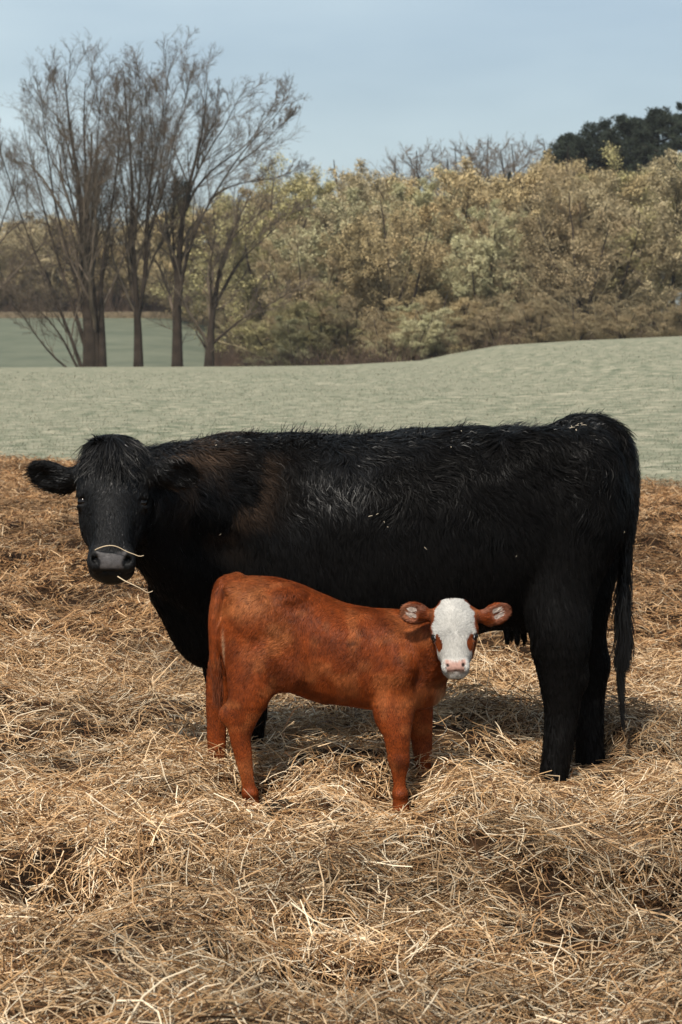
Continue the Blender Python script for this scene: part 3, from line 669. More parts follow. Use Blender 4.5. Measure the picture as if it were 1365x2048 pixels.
    for n_, i in enumerate(order):
        px, top, Y, k, s_ = front[i]
        put(px, top, Y, k, s_, '%s budding tree, %s from the left along the front of the wood' % (kinds[k], names_[n_]), 'budding trees along the front of the wood')
    backr = [(590, 385, 200, 3, 1.1), (640, 372, 205, 2, 1.), (695, 362, 208, 1, 1.), (755, 366, 200, 4, 1.), (815, 372, 205, 0, 1.), (865, 362, 206, 2, 1.), (1035, 378, 200, 1, 1.), (1090, 345, 195, 4, 1.), (1180, 362, 185, 1, 1.1), (1320, 345, 182, 4, 1.1)]
    for n_, (px, top, Y, k, s_) in enumerate(backr):
        put(px, top, Y, k, s_, '%s tree top showing behind the front of the wood, %s from the left there' % (kinds[k], names_[n_]), 'tree tops behind the front of the wood')
    for n_, (px, top, Y) in enumerate([(850, 312, 225), (915, 300, 228), (975, 288, 226), (1045, 292, 230)]):
        put(px, top, Y, 5, .95, 'leafless thin-twigged tree rising above the middle of the wood, %s of four from the left' % names_[n_], 'leafless trees above the wood', 'bare_tree')
    farl = [(-30, 470, 268, 3, 1.0), (10, 462, 280, 1, 1.), (40, 455, 266, 4, .9), (85, 448, 275, 1, 1.1), (125, 440, 268, 4, 1.), (165, 462, 276, 1, 1.), (200, 470, 268, 3, 1.), (240, 458, 274, 3, 1.1), (280, 470, 266, 1, 1.), (320, 462, 276, 3, 1.), (360, 450, 266, 4, 1.), (400, 440, 256, 3, 1.1), (450, 420, 244, 1, 1.), (500, 400, 236, 0, 1.1)]
    for n_, (px, top, Y, k, s_) in enumerate(farl):
        put(px, top, Y, k, s_ * 1.5, '%s tree beyond the far green field, %s from the left behind the bare trees' % (kinds[k], names_[n_]), 'trees beyond the far green field')
    # bushes low in front of the wood
    for n_, (px, top, Y, k) in enumerate([(590, 640, 150, 2), (640, 600, 152, 0), (705, 610, 152, 3), (765, 630, 150, 3), (822, 615, 146, 2), (870, 600, 150, 1), (930, 610, 148, 3), (560, 620, 158, 0), (1000, 600, 146, 3), (1075, 600, 142, 3), (1150, 590, 140, 3), (1240, 600, 140, 3), (1330, 590, 140, 3)]):
        r = put(px, top, Y, k, 1.7 if top > 570 else 1.3, '%s low bush at the foot of the wood, %s from the left' % (kinds[k], names_[n_]), 'low bushes at the foot of the wood', 'bush'); r['category'] = 'bush'
    # pines
    prng = np.random.default_rng(9)
    nmat = LEAF
    for n_, (px, top, Y, w_, lab) in enumerate([(1135, 272, 196, 4.6, 'lowest dark green pine at the left tip of the pines above the wood'), (1190, 248, 192, 5.6, 'dark green pine second from the left of the pines above the wood'), (1250, 236, 194, 5.6, 'dark green pine in the middle of the pines above the wood'), (1310, 222, 192, 5.8, 'dark green pine with a broad crown, second from the right edge'), (1378, 206, 190, 6.2, 'tallest dark green pine, cut off by the right edge')]):
        x = (px - 682.5) / F_PX * Y; g = float(terrain(np.array(x), np.array(float(Y)))); H_ = P(px, top, Y)[2] - g
        root = link('pine_tree', None, label=lab, category='tree', group='pines above the wood'); root.location = (x, Y, g)
        tp = np.array([[(0, 0, -.3), (.1, 0, H_ * .35), (-.1, .1, H_ * .7), (0, 0, H_ * .97)]]); V, F = tube_batch(tp, np.array([[.38, .3, .2, .06]]), 8); link('trunk', mesh_from('trunk', V, F), BARK, root)
        nb = 150; bz = H_ * (.40 + .58 * prng.random(nb) ** .8); ba = prng.random(nb) * 6.28; bl = w_ * (1.12 - ((bz / H_ - .40) / .60) ** 2.2) * (.55 + .55 * prng.random(nb))
        st = np.stack([0 * bz, 0 * bz, bz], 1); en = st + np.stack([np.cos(ba) * bl, np.sin(ba) * bl, .22 * bl + .3], 1); mid = (st + en) / 2 + np.array((0, 0, -.15))
        V, F = tube_batch(np.stack([st, mid, en], 1), np.tile((.09, .06, .03), (nb, 1)), 4); link('branches', mesh_from('branches', V, F), BARK, root)
        cl = []; 
        for q in range(nb):
            m = 10
            t = .45 + .55 * prng.random(m); c = st[q] * (1 - t[:, None]) + en[q] * t[:, None] + prng.normal(0, .28, (m, 3)) * np.array((1, 1, .5)); cl.append(c)
        cl = np.concatenate(cl); per = 30; q = np.repeat(cl, per, 0); dd = unit(prng.normal(0, 1, q.shape) * np.array((1, 1, .8)) + np.array((0, 0, .45))); C = q + dd * (.10 + .26 * prng.random((len(q), 1)))
        w2 = np.repeat(prng.random((len(cl), 1)), per, 0); col = (np.array((.030, .040, .030)) * (1 - w2) + w2 * np.array((.062, .075, .050))) * (.7 + .6 * prng.random((len(q), 1)))
        n = len(C); a = dd; b_ = unit(np.cross(a, prng.normal(0, 1, (n, 3)))); s = (.30 * (.6 + .8 * prng.random(n)))[:, None]
        V = np.stack([C - a * s * .5, C + b_ * s * .13, C + a * s * .5, C - b_ * s * .13], 1).reshape(-1, 3); me = mesh_from('crown', V, np.arange(4 * n).reshape(-1, 4), smooth=False); set_col(me, np.repeat(col, 4, 0)); link('crown', me, LEAF, root)
    # small dark spruce tip
    x = (1016 - 682.5) / F_PX * 198; g = float(terrain(np.array(x), np.array(198.))); H_ = P(1016, 345, 198)[2] - g
    root = link('spruce_tree', None, label='small dark spruce whose pointed tip shows above the middle of the wood', category='tree'); root.location = (x, 198, g)
    V, F = tube_batch(np.array([[(0, 0, -.3), (0, 0, H_ * .5), (0, 0, H_)]]), np.array([[.2, .12, .03]]), 6); link('trunk', mesh_from('trunk', V, F), BARK, root)
    n = 6000; t = prng.random(n) ** .6; a = prng.random(n) * 6.28; rr = (1 - t) * H_ * .20 * prng.random(n) ** .5 * (.6 + .5 * (np.sin(t * 60) > 0)) + .05
    C = np.stack([np.cos(a) * rr, np.sin(a) * rr, H_ * (.05 + .95 * t) - rr * .25], 1); link('crown', leaf_mesh('crown', C, .22, prng, np.tile((.035, .045, .03), (n, 1)) * (.7 + .6 * prng.random((n, 1)))), LEAF, root)
    # tangle of brush under the wood
    n = 26000; rg = np.random.default_rng(14); px = rg.uniform(430, 1480, n); Y = rg.uniform(141, 190, n) + np.clip((640 - px) / 12, 0, 20); x = (px - 682.5) / F_PX * Y
    z = terrain(x, Y); h = 2.6 * rg.random(n) ** .8 * (.35 + vnoise(np.stack([x, Y], 1), .3, 2)); a = rg.random(n) * 6.28
    B = np.stack([x, Y, z - .1], 1); tp = B + np.stack([np.cos(a) * h * .5, np.sin(a) * h * .5, h], 1); md = (B + tp) / 2 + rg.normal(0, .12, (n, 3))
    V, F = tube_batch(np.stack([B, md, tp], 1), np.tile((.025, .018, .010), (n, 1)), 3)
    link('undergrowth', mesh_from('undergrowth', V, F), bark('brush', (.12, .082, .058), .4), kind='stuff', label='tangle of dark brown brush under the wood')
    n = 12000; px = rg.uniform(-200, 520, n); Y = rg.uniform(262, 290, n); x = (px - 682.5) / F_PX * Y
    z = terrain(x, Y); h = 5.0 * rg.random(n) ** .8 * (.35 + vnoise(np.stack([x, Y], 1), .2, 2)); a = rg.random(n) * 6.28
    B = np.stack([x, Y, z - .1], 1); tp = B + np.stack([np.cos(a) * h * .4, np.sin(a) * h * .4, h], 1); md = (B + tp) / 2 + rg.normal(0, .15, (n, 3))
    V, F = tube_batch(np.stack([B, md, tp], 1), np.tile((.06, .045, .02), (n, 1)), 3)
    link('undergrowth', mesh_from('undergrowth', V, F), bark('far_brush', (.15, .105, .075), .3), kind='stuff', label='brown brush under the trees beyond the far green field')
    n = 9000; px = rg.uniform(-60, 620, n); Y = rg.uniform(143, 150, n) + np.clip(px, 0, 700) * 0; 
    # dry rank grass along the field edge
    x1 = (px - 682.5) / F_PX; Y = np.where(px > 420, rg.uniform(150, 162, n), rg.uniform(255, 262, n)); x = x1 * Y; z = terrain(x, Y); h = .35 + .55 * rg.random(n)
    B = np.stack([x, Y, z - .05], 1); tp = B + np.c_[rg.normal(0, .15, (n, 2)), h]; V, F = tube_batch(np.stack([B, (B + tp) / 2, tp], 1), np.tile((.05, .04, .02), (n, 1)), 3)
    link('rank_grass', mesh_from('rank_grass', V, F), bark('dry_grass', (.33, .26, .17), .25), kind='stuff', label='strip of tall dry grass along the edge of the far field')
if 'trees' not in SKIP: build_trees()
# ================================================================== COW
XR = np.array((1., 0, 0)); YF = np.array((0, 1., 0)); ZU = np.array((0, 0, 1.))
def frame(u, front):
    """head frame rows: along (down the face), side (to the right), out of the face"""
    u = unit(u); f = unit(front - (front @ u) * u); return np.array([u, np.cross(f, u), f])
def build_cow():
    root = link('cow', None); root.empty_display_size = .1; root.location = (0, 0, 0)
    root['category'] = 'cow'; root['label'] = 'large shaggy black cow standing side-on behind the brown calf, its head turned to face us'
    Yc = 7.58; NL, FL = 7.33, 7.64
    S = Sculpt((-1.32, 6.85, -.02), (1.2, 8.0, 1.62), .0062)
    st = []
    for px, top, bot, W in ((352, 960, 1195, .10), (390, 905, 1270, .16), (430, 884, 1318, .215), (500, 872, 1328, .27), (600, 870, 1322, .31), (700, 874, 1316, .345),
                            (760, 871, 1312, .355), (810, 863, 1306, .36), (900, 859, 1284, .36), (1000, 856, 1252, .33), (1065, 859, 1225, .30), (1110, 857, 1205, .285), (1135, 849, 1192, .275), (1165, 845, 1180, .26),
                            (1205, 856, 1150, .22), (1228, 874, 1110, .16), (1241, 910, 1050, .08)):
        a, b = P(px, top, Yc), P(px, bot, Yc)
        st.append((a[0], 0, (a[2] + b[2]) / 2, W, (a[2] - b[2]) / 2))
    S.loft((0, Yc, 0), np.array([XR, YF, ZU]), st, k=.02, n=2.25)
    # shoulder, ribs, hips
    S.ell(P(490, 1075, 7.42), (.17, .10, .27), k=.12)
    S.ell(P(520, 1210, 7.42), (.13, .09, .14), k=.10)
    S.ell(P(430, 1230, 7.5), (.14, .14, .16), k=.10)
    S.ell(P(1075, 905, 7.40), (.10, .05, .05), k=.12)
    S.ell(P(1075, 905, 7.76), (.10, .05, .05), k=.12)
    S.ell(P(1168, 874, 7.58), (.10, .06, .045), k=.08)
    S.ell(P(1178, 1000, 7.41), (.13, .09, .24), k=.10)
    S.ell(P(1178, 1000, 7.73), (.13, .09, .24), k=.10)
    # flank hollow
    S.ell(P(1010, 985, 7.17), (.10, .05, .10), k=.08, cut=True)
    # near hind leg (wide, shaggy)
    lat = (YF, .8)
    S.chain([P(1150, 1040, 7.42), P(1118, 1180, 7.38), P(1120, 1270, NL), P(1124, 1350, NL), P(1124, 1420, NL), P(1117, 1490, NL), P(1108, 1548, NL), P(1104, 1580, NL)],
            [.17, .135, .113, .086, .064, .056, .054, .064], k=.035, sq=lat)
    S.ell(P(1158, 1350, NL), (.032, .04, .05), k=.03)
    S.chain([P(1178, 1040, 7.72), P(1170, 1180, FL), P(1168, 1260, FL), P(1183, 1330, FL), P(1180, 1400, FL), P(1180, 1490, FL), P(1181, 1530, FL), P(1178, 1552, FL)],
            [.15, .105, .085, .067, .056, .054, .060, .066], k=.035, sq=lat)
    S.ell(P(1204, 1328, FL), (.022, .035, .04), k=.03)
    # front legs
    S.chain([P(480, 1200, 7.42), P(497, 1310, 7.38), P(500, 1400, 7.36), P(498, 1430, 7.36), P(496, 1500, 7.36), P(492, 1545, 7.36), P(488, 1570, 7.36)],
            [.13, .09, .066, .066, .05, .055, .068], k=.035)
    S.chain([P(440, 1200, 7.72), P(445, 1310, 7.76), P(450, 1400, 7.78), P(450, 1480, 7.78), P(446, 1530, 7.78), P(444, 1550, 7.78)],
            [.12, .085, .06, .05, .05, .062], k=.035)
    # udder and teats
    S.ell(P(1035, 1215, 7.56), (.13, .12, .085), k=.05)
    for px, Yy, l in ((1014, 7.45, 1290), (1034, 7.46, 1292), (1022, 7.64, 1284), (1046, 7.64, 1282)):
        S.cone(P(px, 1240, Yy), P(px + 1, l - 6, Yy), .017, .011, k=.012)
    # tail root and tail
    S.chain([P(1150, 866, 7.56), P(1198, 862, 7.53), P(1236, 882, 7.50), P(1257, 935, 7.50), P(1259, 1010, 7.50), P(1252, 1100, 7.50), P(1246, 1180, 7.50), P(1244, 1260, 7.5), P(1246, 1340, 7.5)],
            [.05, .05, .042, .032, .026, .022, .018, .013, .006], k=.03)
    # neck, throat and brisket
    S.chain([P(470, 1010, 7.52), P(390, 1000, 7.38), P(320, 995, 7.24), P(262, 985, 7.13)], [.24, .195, .155, .12], k=.07)
    S.chain([P(440, 1150, 7.5), P(372, 1120, 7.36), P(315, 1075, 7.22), P(270, 1030, 7.12)], [.20, .155, .11, .085], k=.07)
    S.cone(P(350, 1180, 7.42), P(415, 1262, 7.5), .085, .12, k=.07, sq=(YF, .7))
    S.cone(P(390, 955, 7.42), P(300, 945, 7.2), .11, .075, k=.06)
    # head
    E0 = P(228, 893, 7.02); E1 = P(223, 1146, 6.88)
    u = unit(E1 - E0); Lh = np.linalg.norm(E1 - E0)
    R = frame(u, np.array((.10, -1., 0)))
    side, fr = R[1], R[2]
    def H(a, s_, f): return E0 + u * a * Lh + side * s_ + fr * f
    S.loft(E0, R, [(-.03, 0, -.075, .050, .045), (.0, 0, -.062, .088, .075), (.05, 0, -.052, .110, .088), (.12, 0, -.055, .116, .100), (.18, 0, -.062, .113, .107),
                   (.25, 0, -.065, .094, .104), (.32, 0, -.060, .076, .090), (.375, 0, -.055, .070, .080), (.40, 0, -.053, .077, .076), (.43, 0, -.056, .084, .070), (.45, 0, -.058, .077, .064), (.466, 0, -.060, .064, .055), (.476, 0, -.062, .036, .034), (.482, 0, -.062, .012, .012)], k=.015, n=2.6)
    S.ell(H(.0, 0, -.045), (.05, .085, .05), R, k=.05)                  # poll
    for sg in (-1, 1):
        S.ell(H(.33, sg * .098, -.020), (.030, .026, .028), R, k=.03)     # brow
        S.ell(H(.50, sg * .080, -.10), (.10, .035, .075), R, k=.05)      # cheek
        S.ell(H(.60, sg * .072, -.045), (.09, .010, .012), R, k=.03)      # face ridge
        S.ell(H(.425, sg * .112, -.018), (.025, .020, .026), R, k=.012, cut=True)
        S.ell(H(.470, sg * .105, -.026), (.010, .024, .022), R, k=.014)     # lower lid
        S.ell(H(.90, sg * .060, .004), (.040, .024, .024), R, k=.03)      # nostril wing
        S.cone(H(.905, sg * .050, .026), H(.965, sg * .040, .026), .014, .007, k=.006, cut=True)
        S.cone(H(.905, sg * .054, .022), H(.895, sg * .066, .012), .013, .007, k=.006, cut=True)
        S.ell(H(.385, sg * .106, -.016), (.016, .024, .022), R, k=.006)
    S.ell(H(.70, 0, .008), (.10, .045, .018), R, k=.04)                    # nasal bone
    S.ell(H(.91, 0, .006), (.042, .040, .028), R, k=.016)                 # nose pad
    S.cone(H(.975, -.07, -.02), H(.99, 0, .010), .004, .004, k=.010, cut=True)
    S.cone(H(.975, .07, -.02), H(.99, 0, .010), .004, .004, k=.010, cut=True)
    S.ell(H(1.0, 0, -.035), (.014, .038, .036), R, k=.008)                 # lower lip
    # ears
    def ear(c, tip, half_h, nrm, root):
        c = np.asarray(c); a = unit(tip - c); l = np.linalg.norm(tip - c); n = unit(nrm - (nrm @ a) * a); b = np.cross(n, a)
        Re = np.array([a, b, n])
        S.ell(c, (l, half_h, .020), Re, k=.02)
        S.ell(c + n * .024 + a * .008, (l * .80, half_h * .72, .021), Re, k=.008, cut=True)
        S.cone(root, c - a * l * .55, .035, .030, k=.03)
        return c, a, b, n, l
    e1 = ear(P(104, 954, 7.07), P(56, 934, 7.07), .058, np.array((-.25, -1, -.25)), H(.17, -.10, -.06))
    e2 = ear(P(352, 945, 6.99), P(400, 938, 6.99), .066, np.array((.30, -1, -.30)), H(.17, .10, -.06))
    V, F = S.mesh(); Nv = vnormals(V, F)
    q = (V - E0) @ R.T; ua = q[:, 0] / Lh
    # colour
    c = np.tile(np.array((.0042, .004, .004)), (len(V), 1)); rgh = np.full(len(V), .62)
    pad = sstep(.855, .875, ua + 4 * (q[:, 1] ** 2) * 3) * (1 - sstep(.965, .985, ua)) * (1 - sstep(.046, .052, np.abs(q[:, 1]) + .22 * (ua - .87) * Lh)) * sstep(-.035, -.01, q[:, 2]) * (np.abs(q[:, 1]) < .12) * (q[:, 2] < .1)
    c = c * (1 - pad[:, None]) + pad[:, None] * np.array((.085, .078, .076)); rgh = rgh * (1 - pad) + .26 * pad
    nos = np.zeros(len(V))
    for sg in (-1, 1): nos = np.maximum(nos, 1 - sstep(.012, .018, np.linalg.norm((V - H(.93, sg * .048, .018)) * 1.0, axis=1)))
    c = c * (1 - nos[:, None] * .9)  # shade in the nostril hollows painted into the hide
    me = mesh_from('body', V, F)
    set_col(me, np.concatenate([c, rgh[:, None]], 1))
    body = link('body', me, mat_attr('black_hide', spec=.22, rough_from_alpha=True, noise=.3, nscale=70, bump=.004), root)
    # eyes
    em = mat_flat('dark_eye', (.006, .004, .003), .16, .35)
    for sg in (-1, 1):
        Vb, f4, f3 = uv_ball(H(.432, sg * .1015, -.024), (.0215,) * 3); link('eye', mesh_from('eye', Vb, f4, f3), em, root)
    # ---------------- coat
    rng = np.random.default_rng(5)
    coat = mat_attr('black_coat', rough=.40, spec_from_alpha=True)
    hxc = E0 + u * .25
    def zone(p):
        qq = (p - E0) @ R.T
        head = ((np.abs(qq[:, 1]) < .135) & (qq[:, 0] > -.06) & (qq[:, 0] < Lh * 1.14) & (qq[:, 2] > -.15) & (qq[:, 2] < .1)).astype(float)
        ears = ((np.linalg.norm(p - e1[0], axis=1) < .11) | (np.linalg.norm(p - e2[0], axis=1) < .11)).astype(float)
        return head, ears, qq
    zt = P(700, 866, Yc)[2]
    def dens(p, n):
        head, ears, qq = zone(p)
        d = np.where(p[:, 2] < .25, .35, 1.0) * np.where(n[:, 1] > .3, .35, 1.0)
        muzz = (qq[:, 0] / Lh > .83) & (head > 0)
        for sg in (-1, 1): muzz = muzz | (np.linalg.norm(p - H(.432, sg * .108, -.018), axis=1) < .024)
        return d * np.where(muzz, 0, 1) * np.where(p[:, 0] > P(1232, 900, 7.5)[0], .6, 1)
    n = 190000
    Rr, Nn = scatter(V, F, Nv, n, rng, dens)
    head, ears, qq = zone(Rr)
    tailm = ((Rr[:, 0] > P(1236, 1000, 7.5)[0] + .01) & (np.abs(Rr[:, 1] - 7.5) < .06)) | ((Rr[:, 0] > P(1228, 1200, 7.5)[0]) & (Rr[:, 2] < P(0, 1150, 7.5)[2]) & (np.abs(Rr[:, 1] - 7.5) < .05))
    hz = Rr[:, 2]; xr = Rr[:, 0]
    upper = sstep(zt - .50, zt - .12, hz)                        # shaggy curls on the upper half
    f1 = vnoise(Rr, 7, 3) - .5; f2 = vnoise(Rr, 7, 9) - .5; f3 = vnoise(Rr, 16, 21) - .5; f4 = vnoise(Rr, 16, 33) - .5
    D = np.stack([.55 * upper + .15 + 2.6 * f1 * upper + 1.6 * f3 * upper + .5 * f3, 0 * f1, -.9 + .2 * upper + 2.0 * f2 * upper + 1.0 * f4 * upper], 1)
    leg = sstep(.55, .40, hz) if False else 1 - sstep(.40, .55, hz)
    D = D * (1 - leg[:, None]) + np.array((.1, 0, -1.)) * leg[:, None]
    hd = head[:, None]
    faceD = u[None] * 1.0 + side[None] * (np.sign(qq[:, 1]) * .35 * (1 - qq[:, 0] / Lh))[:, None]
    faceD = faceD + (vnoise(Rr, 25, 4) - .5)[:, None] * side[None] * 1.2
    D = D * (1 - hd) + faceD * hd
    eD = np.where((np.linalg.norm(Rr - e1[0], axis=1) < .12)[:, None], e1[1][None] * .9 - ZU * .3, e2[1][None] * .9 - ZU * .5)
    D = np.where(ears[:, None] > 0, eD, D)
    D = np.where(tailm[:, None], np.array((.12, 0, -1.)), D)
    L = (.030 + .026 * upper + .012 * vnoise(Rr, 9, 5)) * (.7 + .6 * rng.random(n))
    L = np.where(leg > .5, .026, L); L = L * (1 - head) + head * (.010 + .007 * rng.random(n) + .022 * (1 - sstep(.1, .4, qq[:, 0] / Lh))); L = np.where(ears > 0, .014 + .026 * rng.random(n) ** 2, L); L = np.where(tailm, .055, L)
    W = (.0028 + .0014 * rng.random(n)) * np.where(head > 0, .5, 1) * np.where(ears > 0, .5, 1)
    col = np.tile(np.array((.0052, .0048, .0046)), (n, 1)) * (.5 + 1.1 * rng.random((n, 1)))
    # sun-bleached brown over neck and shoulder
    bc = P(455, 955, 7.3); br = np.exp(-(((Rr[:, 0] - bc[0]) / .11) ** 2 + ((Rr[:, 2] - bc[2]) / .15) ** 2)) * sstep(.35, .62, vnoise(Rr, 11, 8)) * (1 - head)
    br2 = np.exp(-(((Rr[:, 0] - P(395, 905, 7.3)[0]) / .10) ** 2 + ((Rr[:, 2] - P(395, 905, 7.3)[2]) / .05) ** 2)) * .45 * (1 - head)
    ee = ((Rr - e2[0]) @ e2[1]) / e2[4]; e_up = ((Rr - e2[0]) @ ZU) / .066; lit_rim = (np.linalg.norm(Rr - e2[0], axis=1) < .11) * sstep(.75, .98, np.sqrt(ee ** 2 + e_up ** 2)) * (ee > -.5)  # the right ear's lit brown fringe, painted into the hair colour
    bb = np.clip((br + br2) * (1 - ears) + lit_rim * .9, 0, 1)[:, None]
    col = col * (1 - bb) + bb * np.array((.072, .045, .029)) * (.45 + 1.5 * rng.random((n, 1)))
    wav = .16 * upper + .03
    lift = .32 + .30 * upper * rng.random(n); lift = np.where(head > 0, .20, lift); lift = np.where(ears > 0, .5, lift)
    teat = (np.abs(Rr[:, 0] - P(1030, 1270, 7.5)[0]) < .14) & (hz < P(0, 1225, 7.55)[2]) & (hz > .42) & (Rr[:, 0] < P(1062, 0, 7.5)[0])
    L = np.where(teat, .007, L)
    sp = .04 + .15 * upper * sstep(.4, .75, vnoise(Rr, 4.5, 61)) ; sp = np.where(head > 0, .30, sp); sp = np.where(tailm, .25, sp)
    col = np.concatenate([col, (sp * (.3 + 1.2 * rng.random(n)))[:, None]], 1)
    hair_mesh('coat', Rr, Nn, D, L, W, col, coat, root, rng, segs=4, lift=lift, wave=wav, wfreq=.9, phase=vnoise(Rr, 12, 55) * 12, droop=.15, jit=.25)
    # wispy ridge along the back and poll
    m = (Nv[:, 2] > .80) & (V[:, 0] > P(300, 900, Yc)[0]) & (V[:, 0] < P(1215, 900, Yc)[0]) & (V[:, 2] > zt - .06)
    iv = rng.choice(np.nonzero(m)[0], 7000); keep = vnoise(V[iv], 11, 91) > .25 + .5 * rng.random(len(iv)); iv = iv[keep]; k = len(iv)
    g = vnoise(V[iv], 9, 31) - .5
    Dv = np.stack([1.1 + 2.6 * g, rng.normal(0, .3, k), .15 + .55 * rng.random(k) + .5 * (vnoise(V[iv], 18, 12) > .6)], 1)
    hair_mesh('ridge_hair', V[iv], unit(Nv[iv] + np.array((0, -.4, 0))), Dv, (.022 + .045 * rng.random(k) ** 2) * (.5 + vnoise(V[iv], 10, 66)), np.full(k, .0024), np.tile(np.array((.006, .0055, .005, .3)), (k, 1)), coat, root, rng, segs=4, lift=.9, wave=.12, droop=.5, jit=.35, free=True)
    # forelock
    k = 2600
    a = rng.uniform(-1, 1, k)
    ro = np.stack([E0 + u * (-.035 + .085 * rng.random()) + side * (x * .085) + fr * (.012 - .035 * abs(x)) for x in a])
    Dd = u[None] * (1 + 0 * a[:, None]) + side[None] * (a * .75 + .55 * np.sin(a * 13 + 1))[:, None] + fr[None] * .1
    nn = np.tile(fr * .8 - u * .3, (k, 1)) + side[None] * a[:, None] * .3
    hair_mesh('forelock', ro, unit(nn), Dd, .035 + .075 * rng.random(k) + .03 * (np.abs(a) < .15), np.full(k, .0024), np.tile(np.array((.0045, .0042, .0042, .12)), (k, 1)) * (.6 + rng.random((k, 1))), coat, root, rng, segs=6, lift=.5, wave=.10, wfreq=.8, phase=np.sin(a * 11) * 3, droop=.12, jit=.30)
    k = 160; a = rng.normal(0, 1, k)
    ro = P(206, 889, 7.02) + rng.normal(0, .018, (k, 3)) * np.array((1, .6, .3))
    hair_mesh('poll_tuft', ro, np.tile(unit((-.2, -.3, 1.)), (k, 1)), np.stack([-.5 + a * .7, -.3 + 0 * a, .9 + 0 * a], 1), .03 + .03 * rng.random(k), np.full(k, .003), np.tile((.0055, .0052, .005, .3), (k, 1)), coat, root, rng, segs=5, lift=.5, wave=.1, droop=.5, free=True)
    # tail switch
    k = 1900; t0 = rng.random(k)
    zc = np.array([P(1249, 1120 + 190 * t, 7.5) for t in t0]) + rng.normal(0, .009, (k, 3))
    a = rng.normal(0, .085, k) - .02; zend = P(0, 1350, 7.5)[2] + .05 * rng.random(k)
    ln = np.minimum(.10 + .14 * rng.random(k), np.maximum(zc[:, 2] - zend, .03))
    Dd = np.stack([a, rng.normal(0, .10, k), -np.ones(k)], 1)
    blk = np.tile((.0055, .0052, .005, .3), (k, 1))
    hair_mesh('tail_switch', zc, unit(np.stack([a * 3, -1 + 0 * a, 0 * a], 1)), Dd, ln, np.full(k, .0030), blk, coat, root, rng, segs=6, lift=.16, wave=.05, wfreq=.8, phase=t0 * 9, jit=.05)
    k = 520; tt_ = rng.random(k); zc = np.array([P(1239 + 6 * t, 1290 + 110 * t, 7.5) for t in tt_]) + rng.normal(0, .008, (k, 3)) * (1.15 - tt_[:, None])
    Dd = np.stack([.05 + rng.normal(0, .012, k), rng.normal(0, .012, k), -np.ones(k)], 1)
    hair_mesh('tail_tip', zc, np.tile((0, -1., 0), (k, 1)), Dd, .07 + .085 * rng.random(k), np.full(k, .0028), blk[:k], coat, root, rng, segs=6, lift=.05, wave=.05, wfreq=1.2, phase=np.zeros(k), jit=.01)
    # a few bits of straw and dander in the coat belong to the coat
    return root, H
if 'cow' not in SKIP: cow, cowH = build_cow()
